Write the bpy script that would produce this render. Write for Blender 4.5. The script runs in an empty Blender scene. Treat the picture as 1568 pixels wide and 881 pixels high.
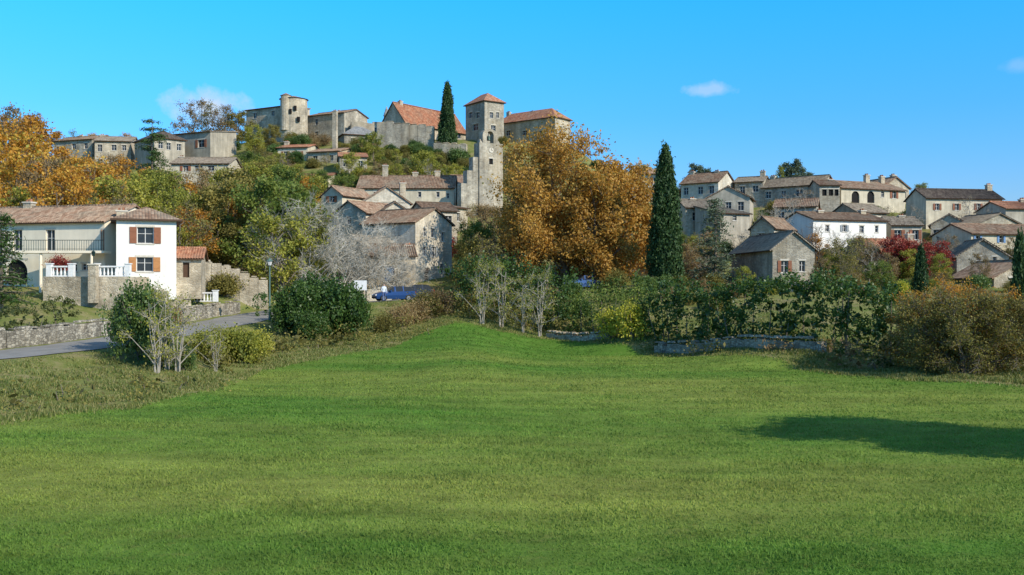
import bpy, math, random
import numpy as np
from mathutils import Vector
F=1500.0; CX=784.0; CY=440.5
rng=np.random.default_rng(11); random.seed(11)
R=random.uniform
SC=bpy.context.scene
def link(o,parent=None):
    SC.collection.objects.link(o)
    if parent: o.parent=parent
    return o
def empty(name,loc=(0,0,0)):
    e=bpy.data.objects.new(name,None); e.empty_display_size=.5; e.location=loc; return link(e)

# ------------------------------------------------------------------ terrain
FAR=[(300,8),(500,0),(5000,-30)]
COL={
-300:[(34,-5.2),(44,-4.3),(60,-3.7),(66,-3.4),(68,-2.6),(76,-1.0),(90,.8),(100,2),(130,8),(160,16),(190,24),(215,27),(240,25)],
0:[(37,-5.2),(46,-4.35),(52,-3.95),(62,-3.6),(65,-3.5),(67,-2.6),(75,-1.0),(90,.8),(100,2),(130,7),(160,15),(190,24),(215,26),(240,24)],
200:[(42,-5.2),(50,-4.7),(58,-4.0),(70,-3.5),(73,-2.6),(80,-1.0),(90,.6),(100,1.5),(130,6),(160,14),(190,24),(215,28),(240,27)],
400:[(56,-5.2),(70,-4.4),(80,-3.3),(90,-2.6),(95,-1.4),(105,0),(130,5),(150,10),(170,18),(190,26),(208,31),(235,31),(260,22)],
600:[(58,-5.2),(75,-4.5),(85,-3.4),(95,-1.5),(105,-.5),(115,.8),(130,4),(150,11),(170,19),(190,26),(205,31),(235,31),(260,22)],
700:[(50,-5.2),(72,-4.4),(84,-3.25),(95,-1.6),(115,.8),(130,4),(150,11),(170,17),(190,25),(205,31),(235,31),(260,22)],
850:[(60,-5.25),(78,-5.0),(87,-4.0),(95,-1.9),(115,1.5),(130,4),(150,10),(170,15),(190,24),(205,30),(235,30),(260,20)],
1000:[(66,-5.25),(75,-5.0),(77,-4.0),(85,-3),(95,-1),(115,2),(130,4.5),(150,8),(170,14),(190,19),(212,20),(240,17)],
1270:[(54,-5.2),(61,-5.1),(63,-4.3),(75,-2.5),(90,-1),(110,.3),(130,3.5),(150,9),(170,15),(190,18),(212,17),(240,13)],
1568:[(48,-5.2),(56,-4.7),(70,-3.2),(90,-1),(110,2),(130,5),(150,9.5),(170,13),(190,14),(212,13),(240,10)],
1900:[(44,-5.2),(54,-4.6),(70,-3.2),(90,-1),(110,2),(130,5),(150,9),(170,12),(190,12),(212,11),(240,9)]}
CU=np.array(sorted(COL)); 
def _cols(d):
    out=[]
    for u in CU:
        p=COL[u]+FAR
        out.append(np.interp(d,[q[0] for q in p],[q[1] for q in p]))
    return np.array(out)
RP=[(-75,22,-4.8),(-60,30,-4.6),(-44,40,-4.3),(-33,48.5,-3.98),(-28,56,-3.75),(-25.8,66,-3.5),(-24,80,-3.0),(-22.6,90,-2.5),(-19,98,-1.85),(-11,102,-1.3),(0,105,-.7),(14,108,.2),(30,112,1),(40,114,1.4)]
def catmull(P,n=8):
    P=[np.array(p,float) for p in P]; P=[2*P[0]-P[1]]+P+[2*P[-1]-P[-2]]; o=[]
    for i in range(1,len(P)-2):
        for k in range(n):
            t=k/n; a,b,c,d=P[i-1:i+3]
            o.append(.5*((2*b)+(-a+c)*t+(2*a-5*b+4*c-d)*t*t+(-a+3*b-3*c+d)*t**3))
    o.append(P[-2]); return np.array(o)
ROAD=catmull(RP)
def road_dist(x,y):
    best=np.full(x.shape,1e9); zz=np.zeros(x.shape)
    for i in range(len(ROAD)-1):
        a=ROAD[i];b=ROAD[i+1]; dx,dy=b[0]-a[0],b[1]-a[1]; L2=dx*dx+dy*dy
        t=np.clip(((x-a[0])*dx+(y-a[1])*dy)/L2,0,1)
        q=np.hypot(x-a[0]-t*dx,y-a[1]-t*dy); m=q<best
        best=np.where(m,q,best); zz=np.where(m,a[2]+(b[2]-a[2])*t,zz)
    return best,zz
EU=[-400,0,200,330,400,480,600,640,700,760,850,1000,1270,1400,1568,2000]
ED=[33,37,42,49,60,65,74.5,80,86,84.5,84,74,58,53,50.5,46]
def uof(x,y): return CX+F*x/np.maximum(y,1.)
def wob(x,y): return np.sin(x*.9+1.3*np.sin(y*.7))*.5+np.sin(x*.37+y*.53)*.5
def Tv(x,y):
    x=np.asarray(x,float);y=np.asarray(y,float)
    yy=np.maximum(y,16.); u=np.clip(uof(x,yy),-300,1900)
    c=_cols(yy); i=np.clip(np.searchsorted(CU,u)-1,0,len(CU)-2)
    f=(u-CU[i])/(CU[i+1]-CU[i]); f=f*f*(3-2*f)
    ii=np.indices(u.shape)
    z=c[(i,)+tuple(ii)]*(1-f)+c[(i+1,)+tuple(ii)]*f
    z=z+np.clip(16-y,0,13)/13*3.4*(y<16)
    e=np.interp(u,EU,ED)
    off=np.clip((y-e)/4,0,1)*(y<300)
    z=z+off*(.08*np.sin(x*1.1+y*.6)+.08*np.sin(x*.43-y*.9)+.05*np.sin(x*2.3+y*1.9))
    z=z+(1-np.clip((y-e)/4,0,1))*(.12*np.sin(x*.11+.5)*np.sin(y*.14)+.04*np.sin(x*.31+1)*np.sin(y*.27))
    m=(x<60)&(x>-90)&(y<130)&(y>0)
    q,rz=road_dist(x,y)
    w=np.clip((6.0-q)/2.8,0,1); w=w*w*(3-2*w)*m
    return z*(1-w)+rz*w
def T(x,y): return float(Tv(np.array([x]),np.array([y]))[0])

def axis(segs):
    o=[]
    for a,b,s in segs: o+=list(np.arange(a,b,s))
    return np.array(o)
xs=axis([(-4000,-1000,600),(-1000,-200,80),(-200,-90,5),(-90,90,1.0),(90,200,5),(200,1000,80),(1000,4001,600)])
ys=axis([(-1500,-100,200),(-100,0,20),(0,16,2),(16,115,1.0),(115,260,2.5),(260,520,20),(520,1500,120),(1500,4501,600)])

# ------------------------------------------------------------------ materials
def newmat(name):
    m=bpy.data.materials.new(name); m.use_nodes=True; nt=m.node_tree; nt.nodes.clear()
    out=nt.nodes.new('ShaderNodeOutputMaterial'); b=nt.nodes.new('ShaderNodeBsdfPrincipled')
    nt.links.new(b.outputs[0],out.inputs[0]); b.inputs['Roughness'].default_value=.85
    b.inputs['Specular IOR Level'].default_value=.25
    return m,nt,b,out
def N(nt,t,**k):
    n=nt.nodes.new(t)
    for a,v in k.items(): setattr(n,a,v)
    return n
def setin(nt,sock,v):
    if hasattr(v,'node'): nt.links.new(v,sock)
    elif isinstance(v,(tuple,list)): sock.default_value=tuple(v)+((1,) if len(v)==3 and sock.type=='RGBA' else ())
    else: sock.default_value=v
def mix(nt,f,a,b,blend='MIX'):
    n=N(nt,'ShaderNodeMix',data_type='RGBA',blend_type=blend)
    setin(nt,n.inputs[0],f);setin(nt,n.inputs[6],a);setin(nt,n.inputs[7],b); return n.outputs[2]
def math_(nt,op,a,b=0.,c=None):
    n=N(nt,'ShaderNodeMath',operation=op); setin(nt,n.inputs[0],a);setin(nt,n.inputs[1],b)
    if c is not None: setin(nt,n.inputs[2],c)
    return n.outputs[0]
def maprange(nt,v,a,b,c,d):
    n=N(nt,'ShaderNodeMapRange'); setin(nt,n.inputs[0],v)
    for i,q in enumerate((a,b,c,d)): n.inputs[i+1].default_value=q
    return n.outputs[0]
def noise(nt,vec,scale,detail=4,rough=.55):
    n=N(nt,'ShaderNodeTexNoise'); n.inputs['Scale'].default_value=scale; n.inputs['Detail'].default_value=detail; n.inputs['Roughness'].default_value=rough
    if vec is not None: nt.links.new(vec,n.inputs['Vector'])
    return n.outputs['Fac']
def ramp(nt,v,stops):
    n=N(nt,'ShaderNodeValToRGB'); setin(nt,n.inputs[0],v); e=n.color_ramp.elements
    while len(e)<len(stops): e.new(.5)
    for i,(p,c) in enumerate(stops): e[i].position=p; e[i].color=tuple(c)+(1,)
    return n.outputs[0]
def bump(nt,b,h,dist=.03,st=.6):
    n=N(nt,'ShaderNodeBump'); n.inputs['Strength'].default_value=st; n.inputs['Distance'].default_value=dist
    nt.links.new(h,n.inputs['Height']); nt.links.new(n.outputs[0],b.inputs['Normal'])
def objvec(nt):
    tc=N(nt,'ShaderNodeTexCoord'); oi=N(nt,'ShaderNodeObjectInfo')
    a=N(nt,'ShaderNodeVectorMath',operation='ADD'); nt.links.new(tc.outputs['Object'],a.inputs[0])
    nt.links.new(oi.outputs['Location'],a.inputs[1]); return a.outputs[0]
def N_comb(nt,s):
    n=N(nt,'ShaderNodeCombineColor'); 
    for i in range(3): nt.links.new(s,n.inputs[i])
    return n.outputs[0]
def mat_stone(name,c1,c2,mort,sc=3.0,stain=.5):
    m,nt,b,o=newmat(name); v=objvec(nt)
    mp=N(nt,'ShaderNodeMapping'); nt.links.new(v,mp.inputs[0]); mp.inputs['Scale'].default_value=(1,1,1.7)
    vo=N(nt,'ShaderNodeTexVoronoi'); vo.inputs['Scale'].default_value=sc; nt.links.new(mp.outputs[0],vo.inputs['Vector'])
    ve=N(nt,'ShaderNodeTexVoronoi',feature='DISTANCE_TO_EDGE'); ve.inputs['Scale'].default_value=sc; nt.links.new(mp.outputs[0],ve.inputs['Vector'])
    sp=N(nt,'ShaderNodeSeparateColor'); nt.links.new(vo.outputs['Color'],sp.inputs[0])
    c=mix(nt,sp.outputs[0],c1,c2)
    e=maprange(nt,ve.outputs['Distance'],.0,.10,1,0)
    c=mix(nt,math_(nt,'MULTIPLY',e,.65),c,mort)
    s=maprange(nt,noise(nt,v,.45,6,.65),.3,.72,1-stain,1.2)
    c=mix(nt,1.,c,N_comb(nt,s),'MULTIPLY')
    c=mix(nt,maprange(nt,noise(nt,v,.22,4,.6),.5,.7,0,.5),c,(.58,.45,.28))
    mps=N(nt,'ShaderNodeMapping'); nt.links.new(v,mps.inputs[0]); mps.inputs['Scale'].default_value=(1.3,1.3,.16)
    s2=maprange(nt,noise(nt,mps.outputs[0],1.,4,.6),.35,.7,.72,1.1)
    c=mix(nt,1.,c,N_comb(nt,s2),'MULTIPLY')
    nt.links.new(c,b.inputs[0]); b.inputs['Roughness'].default_value=.95
    bump(nt,b,math_(nt,'ADD',math_(nt,'MULTIPLY',e,-1),noise(nt,v,9,3)),.04,.7); return m
def mat_plaster(name,c,stain=.25):
    m,nt,b,o=newmat(name); v=objvec(nt)
    s=maprange(nt,noise(nt,v,.6,7,.65),.3,.7,1-stain,1.05)
    mps=N(nt,'ShaderNodeMapping'); nt.links.new(v,mps.inputs[0]); mps.inputs['Scale'].default_value=(2,2,.2)
    s2=maprange(nt,noise(nt,mps.outputs[0],1.,4,.6),.35,.7,1-stain*.7,1.04)
    oi=N(nt,'ShaderNodeObjectInfo'); s3=maprange(nt,oi.outputs['Random'],0,1,1-stain*.5,1.03)
    c=mix(nt,1.,mix(nt,1.,mix(nt,1.,c,N_comb(nt,s),'MULTIPLY'),N_comb(nt,s2),'MULTIPLY'),N_comb(nt,s3),'MULTIPLY')
    nt.links.new(c,b.inputs[0]); b.inputs['Roughness'].default_value=.9; bump(nt,b,noise(nt,v,14,3),.01,.5); return m
def mat_tile(name,c1,c2,c3,lich=(.36,.305,.22)):
    m,nt,b,o=newmat(name); uv=N(nt,'ShaderNodeUVMap'); sp=N(nt,'ShaderNodeSeparateXYZ'); nt.links.new(uv.outputs[0],sp.inputs[0])
    fu=math_(nt,'FLOOR',math_(nt,'DIVIDE',sp.outputs[0],.24)); fv=math_(nt,'FLOOR',math_(nt,'DIVIDE',sp.outputs[1],.38))
    cb=N(nt,'ShaderNodeCombineXYZ'); nt.links.new(fu,cb.inputs[0]);nt.links.new(fv,cb.inputs[1])
    oi=N(nt,'ShaderNodeObjectInfo'); nt.links.new(oi.outputs['Random'],cb.inputs[2])
    wn=N(nt,'ShaderNodeTexWhiteNoise'); nt.links.new(cb.outputs[0],wn.inputs[0])
    c=ramp(nt,wn.outputs[0],[(0,c1),(.5,c2),(1,c3)])
    v=objvec(nt); st=maprange(nt,noise(nt,v,.5,6,.7),.45,.68,0,.7); c=mix(nt,st,c,lich)
    s=maprange(nt,noise(nt,v,1.3,5,.7),.3,.7,.6,1.15); c=mix(nt,1.,c,N_comb(nt,s),'MULTIPLY')
    s3=maprange(nt,oi.outputs['Random'],0,1,.65,1.15); c=mix(nt,1.,c,N_comb(nt,s3),'MULTIPLY')
    w=math_(nt,'ABSOLUTE',math_(nt,'SINE',math_(nt,'MULTIPLY',sp.outputs[0],math.pi/.24)))
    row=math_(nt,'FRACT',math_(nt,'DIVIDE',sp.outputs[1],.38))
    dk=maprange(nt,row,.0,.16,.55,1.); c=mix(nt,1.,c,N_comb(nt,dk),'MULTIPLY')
    nt.links.new(c,b.inputs[0]); b.inputs['Roughness'].default_value=.9
    bump(nt,b,math_(nt,'ADD',w,math_(nt,'MULTIPLY',row,.4)),.06,.7); return m
def mat_plain(name,c,rough=.6,metal=0,var=.15):
    m,nt,b,o=newmat(name); v=objvec(nt)
    s=maprange(nt,noise(nt,v,5,4),.3,.7,1-var,1+var*.5)
    nt.links.new(mix(nt,1.,c,N_comb(nt,s),'MULTIPLY'),b.inputs[0]); b.inputs['Roughness'].default_value=rough; b.inputs['Metallic'].default_value=metal; return m
def mat_leaf(name,stops,trans=.35,rough=.6,g=1.,rv=.35):
    m,nt,b,o=newmat(name); at=N(nt,'ShaderNodeAttribute',attribute_name='v'); oi=N(nt,'ShaderNodeObjectInfo')
    v=math_(nt,'ADD',at.outputs['Fac'],math_(nt,'MULTIPLY',math_(nt,'SUBTRACT',oi.outputs['Random'],.5),rv))
    c=ramp(nt,v,[(p,tuple(min(1,q*g) for q in cc)) for p,cc in stops]); nt.links.new(c,b.inputs[0]); b.inputs['Roughness'].default_value=rough; b.inputs['Specular IOR Level'].default_value=.3
    t=N(nt,'ShaderNodeBsdfTranslucent'); nt.links.new(mix(nt,1.,c,(1.15,1.1,.7),'MULTIPLY'),t.inputs[0])
    ms=N(nt,'ShaderNodeMixShader'); ms.inputs[0].default_value=trans
    nt.links.new(b.outputs[0],ms.inputs[1]); nt.links.new(t.outputs[0],ms.inputs[2]); nt.links.new(ms.outputs[0],o.inputs[0]); return m
def mat_bark(name,c1,c2):
    m,nt,b,o=newmat(name); v=objvec(nt); nt.links.new(mix(nt,noise(nt,v,3,5),c1,c2),b.inputs[0]); bump(nt,b,noise(nt,v,12,4),.03,.6); return m

S_GREY=mat_stone('stone_grey',(.35,.305,.23),(.55,.485,.37),(.54,.49,.39))
S_DARK=mat_stone('stone_dark',(.26,.23,.175),(.42,.37,.29),(.43,.385,.31))
S_WARM=mat_stone('stone_warm',(.47,.385,.265),(.68,.575,.415),(.66,.575,.44))
S_PALE=mat_stone('stone_pale',(.58,.505,.38),(.75,.66,.515),(.74,.665,.53),stain=.35)
S_WALL=mat_stone('stone_drywall',(.24,.21,.16),(.56,.50,.39),(.10,.09,.07),sc=3.6,stain=.45)
P_CREAM=mat_plaster('plaster_cream',(.74,.64,.46),.33); P_WHITE=mat_plaster('plaster_white',(.82,.77,.68),.1); P_GREY=mat_plaster('plaster_grey',(.58,.51,.39),.4)
P_PEACH=mat_plaster('plaster_peach',(.82,.71,.53),.1)
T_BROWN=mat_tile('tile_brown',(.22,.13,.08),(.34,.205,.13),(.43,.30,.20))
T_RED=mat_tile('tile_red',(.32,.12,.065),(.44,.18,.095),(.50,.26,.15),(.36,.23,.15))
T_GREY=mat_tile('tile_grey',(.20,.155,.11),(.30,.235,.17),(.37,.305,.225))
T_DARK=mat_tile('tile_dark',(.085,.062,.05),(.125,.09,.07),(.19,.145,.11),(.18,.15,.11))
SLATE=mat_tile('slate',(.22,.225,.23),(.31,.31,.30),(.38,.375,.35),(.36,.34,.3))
GLASS=mat_plain('window_glass',(.03,.035,.04),.12); FRAME=mat_plain('window_frame',(.6,.57,.52),.6); DARKIN=mat_plain('dark_interior',(.015,.013,.012),.9)
SH_BR=mat_plain('shutter_brown',(.26,.10,.05)); SH_OR=mat_plain('shutter_orange',(.45,.20,.07)); SH_BL=mat_plain('shutter_blue',(.14,.25,.42)); SH_GR=mat_plain('shutter_grey',(.3,.31,.3))
WOOD=mat_plain('wood_dark',(.09,.05,.03),.8); LINT=mat_plain('lintel_stone',(.58,.52,.42),.9); METAL=mat_plain('painted_metal',(.03,.06,.05),.4,.4); WHITEP=mat_plain('white_paint',(.78,.76,.72),.5)
BARK=mat_bark('bark',(.11,.085,.06),(.22,.185,.14)); BARKP=mat_bark('bark_pale',(.24,.21,.165),(.42,.375,.30)); BARKW=mat_bark('bark_silver',(.34,.31,.25),(.56,.51,.42))
L_OR=mat_leaf('leaf_orange',[(0,(.20,.12,.025)),(.3,(.44,.20,.03)),(.6,(.60,.30,.04)),(.85,(.64,.44,.08)),(1,(.42,.40,.08))],.4,rv=.5)
L_PL=mat_leaf('leaf_plane',[(0,(.20,.17,.035)),(.3,(.40,.22,.045)),(.6,(.56,.31,.065)),(.85,(.62,.42,.10)),(1,(.36,.36,.08))],.4)
L_YG=mat_leaf('leaf_yellowgreen',[(0,(.10,.13,.025)),(.5,(.30,.30,.045)),(1,(.54,.47,.08))])
L_YE=mat_leaf('leaf_yellow',[(0,(.26,.28,.03)),(.5,(.50,.46,.05)),(1,(.65,.55,.08))])
L_GR=mat_leaf('leaf_green',[(0,(.045,.08,.016)),(.5,(.12,.17,.03)),(1,(.26,.29,.06))],g=1.05)
L_OL=mat_leaf('leaf_olive',[(0,(.09,.085,.022)),(.5,(.22,.19,.045)),(1,(.38,.30,.075))],g=1.05)
L_DK=mat_leaf('leaf_dark',[(0,(.022,.048,.010)),(.5,(.052,.10,.02)),(1,(.115,.175,.038))],.28,.42,1.1,.12)
L_HG=mat_leaf('leaf_clipped',[(0,(.035,.05,.012)),(.5,(.085,.10,.025)),(1,(.15,.155,.04))],.2,rv=.1)
L_CY=mat_leaf('leaf_cypress',[(0,(.015,.04,.014)),(.5,(.04,.085,.024)),(1,(.11,.165,.042))],.2)
L_CO=mat_leaf('leaf_conifer',[(0,(.05,.075,.045)),(.5,(.11,.145,.08)),(1,(.19,.23,.13))],.15)
L_RD=mat_leaf('leaf_red',[(0,(.14,.03,.02)),(.5,(.36,.05,.04)),(1,(.42,.14,.06))])
L_BR=mat_leaf('leaf_brown',[(0,(.13,.085,.04)),(.5,(.29,.195,.085)),(1,(.43,.32,.14))])
L_IV=mat_leaf('leaf_ivy',[(0,(.04,.075,.016)),(.5,(.10,.16,.04)),(1,(.19,.25,.06))],.25,.4,1.05)

# ------------------------------------------------------------------ ground sheet
X,Y=np.meshgrid(xs,ys); Zt=Tv(X,Y); ny,nx=X.shape
def quads_mesh(name,V,Q,mats,M=None,attr=None,smooth=False):
    me=bpy.data.meshes.new(name); V=np.asarray(V,np.float32); Q=np.asarray(Q,np.int32); n=len(Q); k=Q.shape[1]
    me.vertices.add(len(V)); me.vertices.foreach_set('co',V.ravel())
    me.loops.add(n*k); me.loops.foreach_set('vertex_index',Q.ravel())
    me.polygons.add(n); me.polygons.foreach_set('loop_start',np.arange(0,n*k,k,dtype=np.int32))
    for m in mats: me.materials.append(m)
    if M is not None: me.polygons.foreach_set('material_index',np.asarray(M,np.int32))
    me.update(calc_edges=True)
    if attr is not None:
        a=me.attributes.new('v','FLOAT','POINT'); a.data.foreach_set('value',np.asarray(attr,np.float32))
    me.polygons.foreach_set('use_smooth',np.full(n,smooth)); return me
idx=np.arange(ny*nx).reshape(ny,nx)
Q=np.stack([idx[:-1,:-1],idx[:-1,1:],idx[1:,1:],idx[1:,:-1]],-1).reshape(-1,4)
m,nt,b,o=newmat('ground_soil_grass')
at=N(nt,'ShaderNodeAttribute',attribute_name='v'); v=objvec(nt)
fz=math_(nt,'ADD',at.outputs['Fac'],math_(nt,'MULTIPLY',math_(nt,'SUBTRACT',noise(nt,v,1.2,4),.5),.8))
fz=maprange(nt,fz,.42,.58,0,1)
def field_colour(nt,v):
    mp=N(nt,'ShaderNodeMapping'); nt.links.new(v,mp.inputs[0]); mp.inputs['Scale'].default_value=(.28,1,1)
    big=maprange(nt,noise(nt,mp.outputs[0],.07,4,.6),.38,.60,0,1)
    c=mix(nt,big,(.095,.185,.026),(.215,.245,.05))
    mp2=N(nt,'ShaderNodeMapping'); nt.links.new(v,mp2.inputs[0]); mp2.inputs['Scale'].default_value=(.12,1.1,1); mp2.inputs['Rotation'].default_value=(0,0,.12)
    dr=maprange(nt,noise(nt,mp2.outputs[0],.9,3,.5),.35,.65,.88,1.1); c=mix(nt,1.,c,N_comb(nt,dr),'MULTIPLY')
    sm=maprange(nt,noise(nt,v,.7,6,.7),.3,.7,.76,1.2)
    c=mix(nt,1.,c,N_comb(nt,sm),'MULTIPLY')
    c=mix(nt,maprange(nt,noise(nt,v,2.2,4,.7),.55,.75,0,.4),c,(.25,.22,.07))
    return c
fc=field_colour(nt,v)
bk=ramp(nt,noise(nt,v,.5,6,.7),[(.3,(.11,.15,.035)),(.48,(.18,.19,.055)),(.6,(.26,.22,.10)),(.75,(.17,.14,.075))])
nt.links.new(mix(nt,fz,bk,fc),b.inputs[0]); b.inputs['Roughness'].default_value=1; b.inputs['Specular IOR Level'].default_value=.05
bump(nt,b,noise(nt,v,4,6,.7),.08,.7)
GR=m
ee=np.interp(np.clip(uof(X,Y),-400,2000),EU,ED)
att=np.clip(.5-(Y-ee)/3,0,1); 
g=bpy.data.objects.new('ground',quads_mesh('ground',np.stack([X,Y,Zt],-1).reshape(-1,3),Q,[GR],attr=att.ravel(),smooth=True)); link(g)

# road
m,nt,b,o=newmat('asphalt'); v=objvec(nt)
c=ramp(nt,noise(nt,v,.8,6,.7),[(.3,(.21,.195,.17)),(.7,(.31,.29,.255))]); nt.links.new(c,b.inputs[0]); bump(nt,b,noise(nt,v,40,3),.01,.5); ASPH=m
tg=np.gradient(ROAD[:,:2],axis=0); tg/=np.linalg.norm(tg,axis=1)[:,None]; nl=np.stack([-tg[:,1],tg[:,0]],1)
rw=2.6; ww=np.array([-1.,-.5,0,.5,1.])
V=[];Q=[]
for i,p in enumerate(ROAD):
    for w in ww: V.append((p[0]+nl[i,0]*w*(rw+.12*math.sin(i*1.7)),p[1]+nl[i,1]*w*rw,p[2]+.07-.03*abs(w)))
for i in range(len(ROAD)-1):
    for k in range(4): Q.append((i*5+k+1,i*5+k,(i+1)*5+k,(i+1)*5+k+1))
link(bpy.data.objects.new('road',quads_mesh('road',V,Q,[ASPH],smooth=True)))

# ------------------------------------------------------------------ grass blades
def blades(name,x,y,h,w,mat,lean=.35,seed=1):
    r=np.random.default_rng(seed); n=len(x); z=Tv(x,y)-.02; a=r.uniform(0,6.283,n); l=r.uniform(0,lean,n)*h; b=r.uniform(0,6.283,n)
    V=np.empty((n,3,3)); V[:,0]=np.stack([x-np.cos(a)*w,y-np.sin(a)*w,z],1); V[:,1]=np.stack([x+np.cos(a)*w,y+np.sin(a)*w,z],1)
    V[:,2]=np.stack([x+np.cos(b)*l,y+np.sin(b)*l,z+h],1)
    me=quads_mesh(name,V.reshape(-1,3),np.arange(3*n).reshape(n,3),[mat],attr=np.repeat(r.uniform(0,1,n),3)); return link(bpy.data.objects.new(name,me))
m,nt,b,o=newmat('crop_blades'); v=objvec(nt); fc=field_colour(nt,v); at=N(nt,'ShaderNodeAttribute',attribute_name='v')
cc=mix(nt,1.,fc,ramp(nt,at.outputs['Fac'],[(0,(.8,.85,.8)),(1,(1.,1.,1.))]),'MULTIPLY'); cc=mix(nt,1.,cc,(1.5,1.5,1.4),'MULTIPLY'); nt.links.new(cc,b.inputs[0]); b.inputs['Roughness'].default_value=.7
tr=N(nt,'ShaderNodeBsdfTranslucent'); nt.links.new(cc,tr.inputs[0]); ms=N(nt,'ShaderNodeMixShader'); ms.inputs[0].default_value=.45
nt.links.new(b.outputs[0],ms.inputs[1]);nt.links.new(tr.outputs[0],ms.inputs[2]);nt.links.new(ms.outputs[0],o.inputs[0]); CROP=m
n=330000
d=15*np.exp(rng.uniform(0,math.log(88/15),n)); u=rng.uniform(-260,1830,n); x=(u-CX)/F*d
keep=d<np.interp(u,EU,ED)+wob(x,d)*.8; x=x[keep];d=d[keep]
blades('crop_field',x,d,rng.uniform(.03,.085,len(x))*(1+d/150)*(1+.25*np.sin(x*.8+np.sin(d*.7))*np.sin(d*.9)),.010+.0007*d,CROP,1.2)
DRY=mat_leaf('meadow_blades',[(0,(.10,.15,.03)),(.35,(.18,.21,.05)),(.7,(.26,.25,.08)),(1,(.38,.33,.14))],.35)
n=260000
u=rng.uniform(-200,1800,n); e=np.interp(u,EU,ED); d=e+rng.uniform(-1,1,n)+rng.exponential(11,n); x=(u-CX)/F*d
q,_=road_dist(x,d); cl=np.sin(x*1.7+np.sin(d*1.1)*2)*np.sin(d*1.3+x*.4)
keep=(q>2.8)&(d<125)&(rng.uniform(-1.,1,n)<cl+.5); x=x[keep];d=d[keep];cl=cl[keep];q=q[keep]
blades('meadow_grass',x,d,rng.uniform(.06,.25,len(x))*(.8+.4*cl)*np.clip((q-1.8)/4,.25,1)*np.where((d>62)&(x<-18),.4,1),.02+.0004*d,DRY,.9,5)

# ------------------------------------------------------------------ mesh builder / buildings
class MB:
    def __init__(s): s.v=[];s.f=[];s.m=[];s.uv=[]
    def face(s,pts,m=0,uv=None):
        i=len(s.v); s.v+=[tuple(p) for p in pts]; s.f.append(tuple(range(i,i+len(pts)))); s.m.append(m); s.uv.append(uv or [(p[0]+p[1],p[2]) for p in pts])
    def prism(s,base,top,m=0):
        n=len(base); s.face(top,m); s.face(base[::-1],m)
        for i in range(n): j=(i+1)%n; s.face([base[i],base[j],top[j],top[i]],m)
    def box(s,c,t,hx,hy,z0,z1,m=0,taper=1.):
        n=Vector((-t.y,t.x)); c=Vector(c)
        q=[c+t*a*hx+n*b_*hy for a,b_ in ((-1,-1),(1,-1),(1,1),(-1,1))]; q2=[c+t*a*hx*taper+n*b_*hy*taper for a,b_ in ((-1,-1),(1,-1),(1,1),(-1,1))]
        s.prism([(p.x,p.y,z0) for p in q],[(p.x,p.y,z1) for p in q2],m)
    def cyl(s,cx,cy,r0,r1,z0,z1,n=20,m=0,cap=True):
        a=[(cx+r0*math.cos(6.2832*i/n),cy+r0*math.sin(6.2832*i/n),z0) for i in range(n)]
        b=[(cx+r1*math.cos(6.2832*i/n),cy+r1*math.sin(6.2832*i/n),z1) for i in range(n)]
        for i in range(n):
            j=(i+1)%n; L=math.dist(a[0],b[0]); p=6.2832*r0/n
            s.face([a[i],a[j],b[j],b[i]],m,[(i*p,0),((i+1)*p,0),((i+1)*p,L),(i*p,L)])
        if cap and r1>.001: s.face(b,m)
    def build(s,name,parent,mats,origin,smooth=False):
        if not s.f: return
        me=bpy.data.meshes.new(name); O=Vector(origin)
        me.from_pydata([tuple(Vector(p)-O) for p in s.v],[],s.f)
        for m in mats: me.materials.append(m)
        me.polygons.foreach_set('material_index',s.m); uvl=me.uv_layers.new(name='UVMap')
        uvl.data.foreach_set('uv',[c for f in s.uv for p in f for c in p])
        if smooth: me.polygons.foreach_set('use_smooth',[True]*len(s.f))
        me.update(); ob=bpy.data.objects.new(name,me); link(ob,parent); return ob
def W(u,d): return Vector(((u-CX)/F*d,d))
def Zp(py,d): return (CY-py)/F*d
FOOT=[]
WMATS=[GLASS,FRAME,DARKIN,LINT,WOOD,SH_BR,SH_OR,SH_BL,SH_GR,WHITEP]
KS={'s':5,'o':6,'b':7,'g':8}
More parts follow.
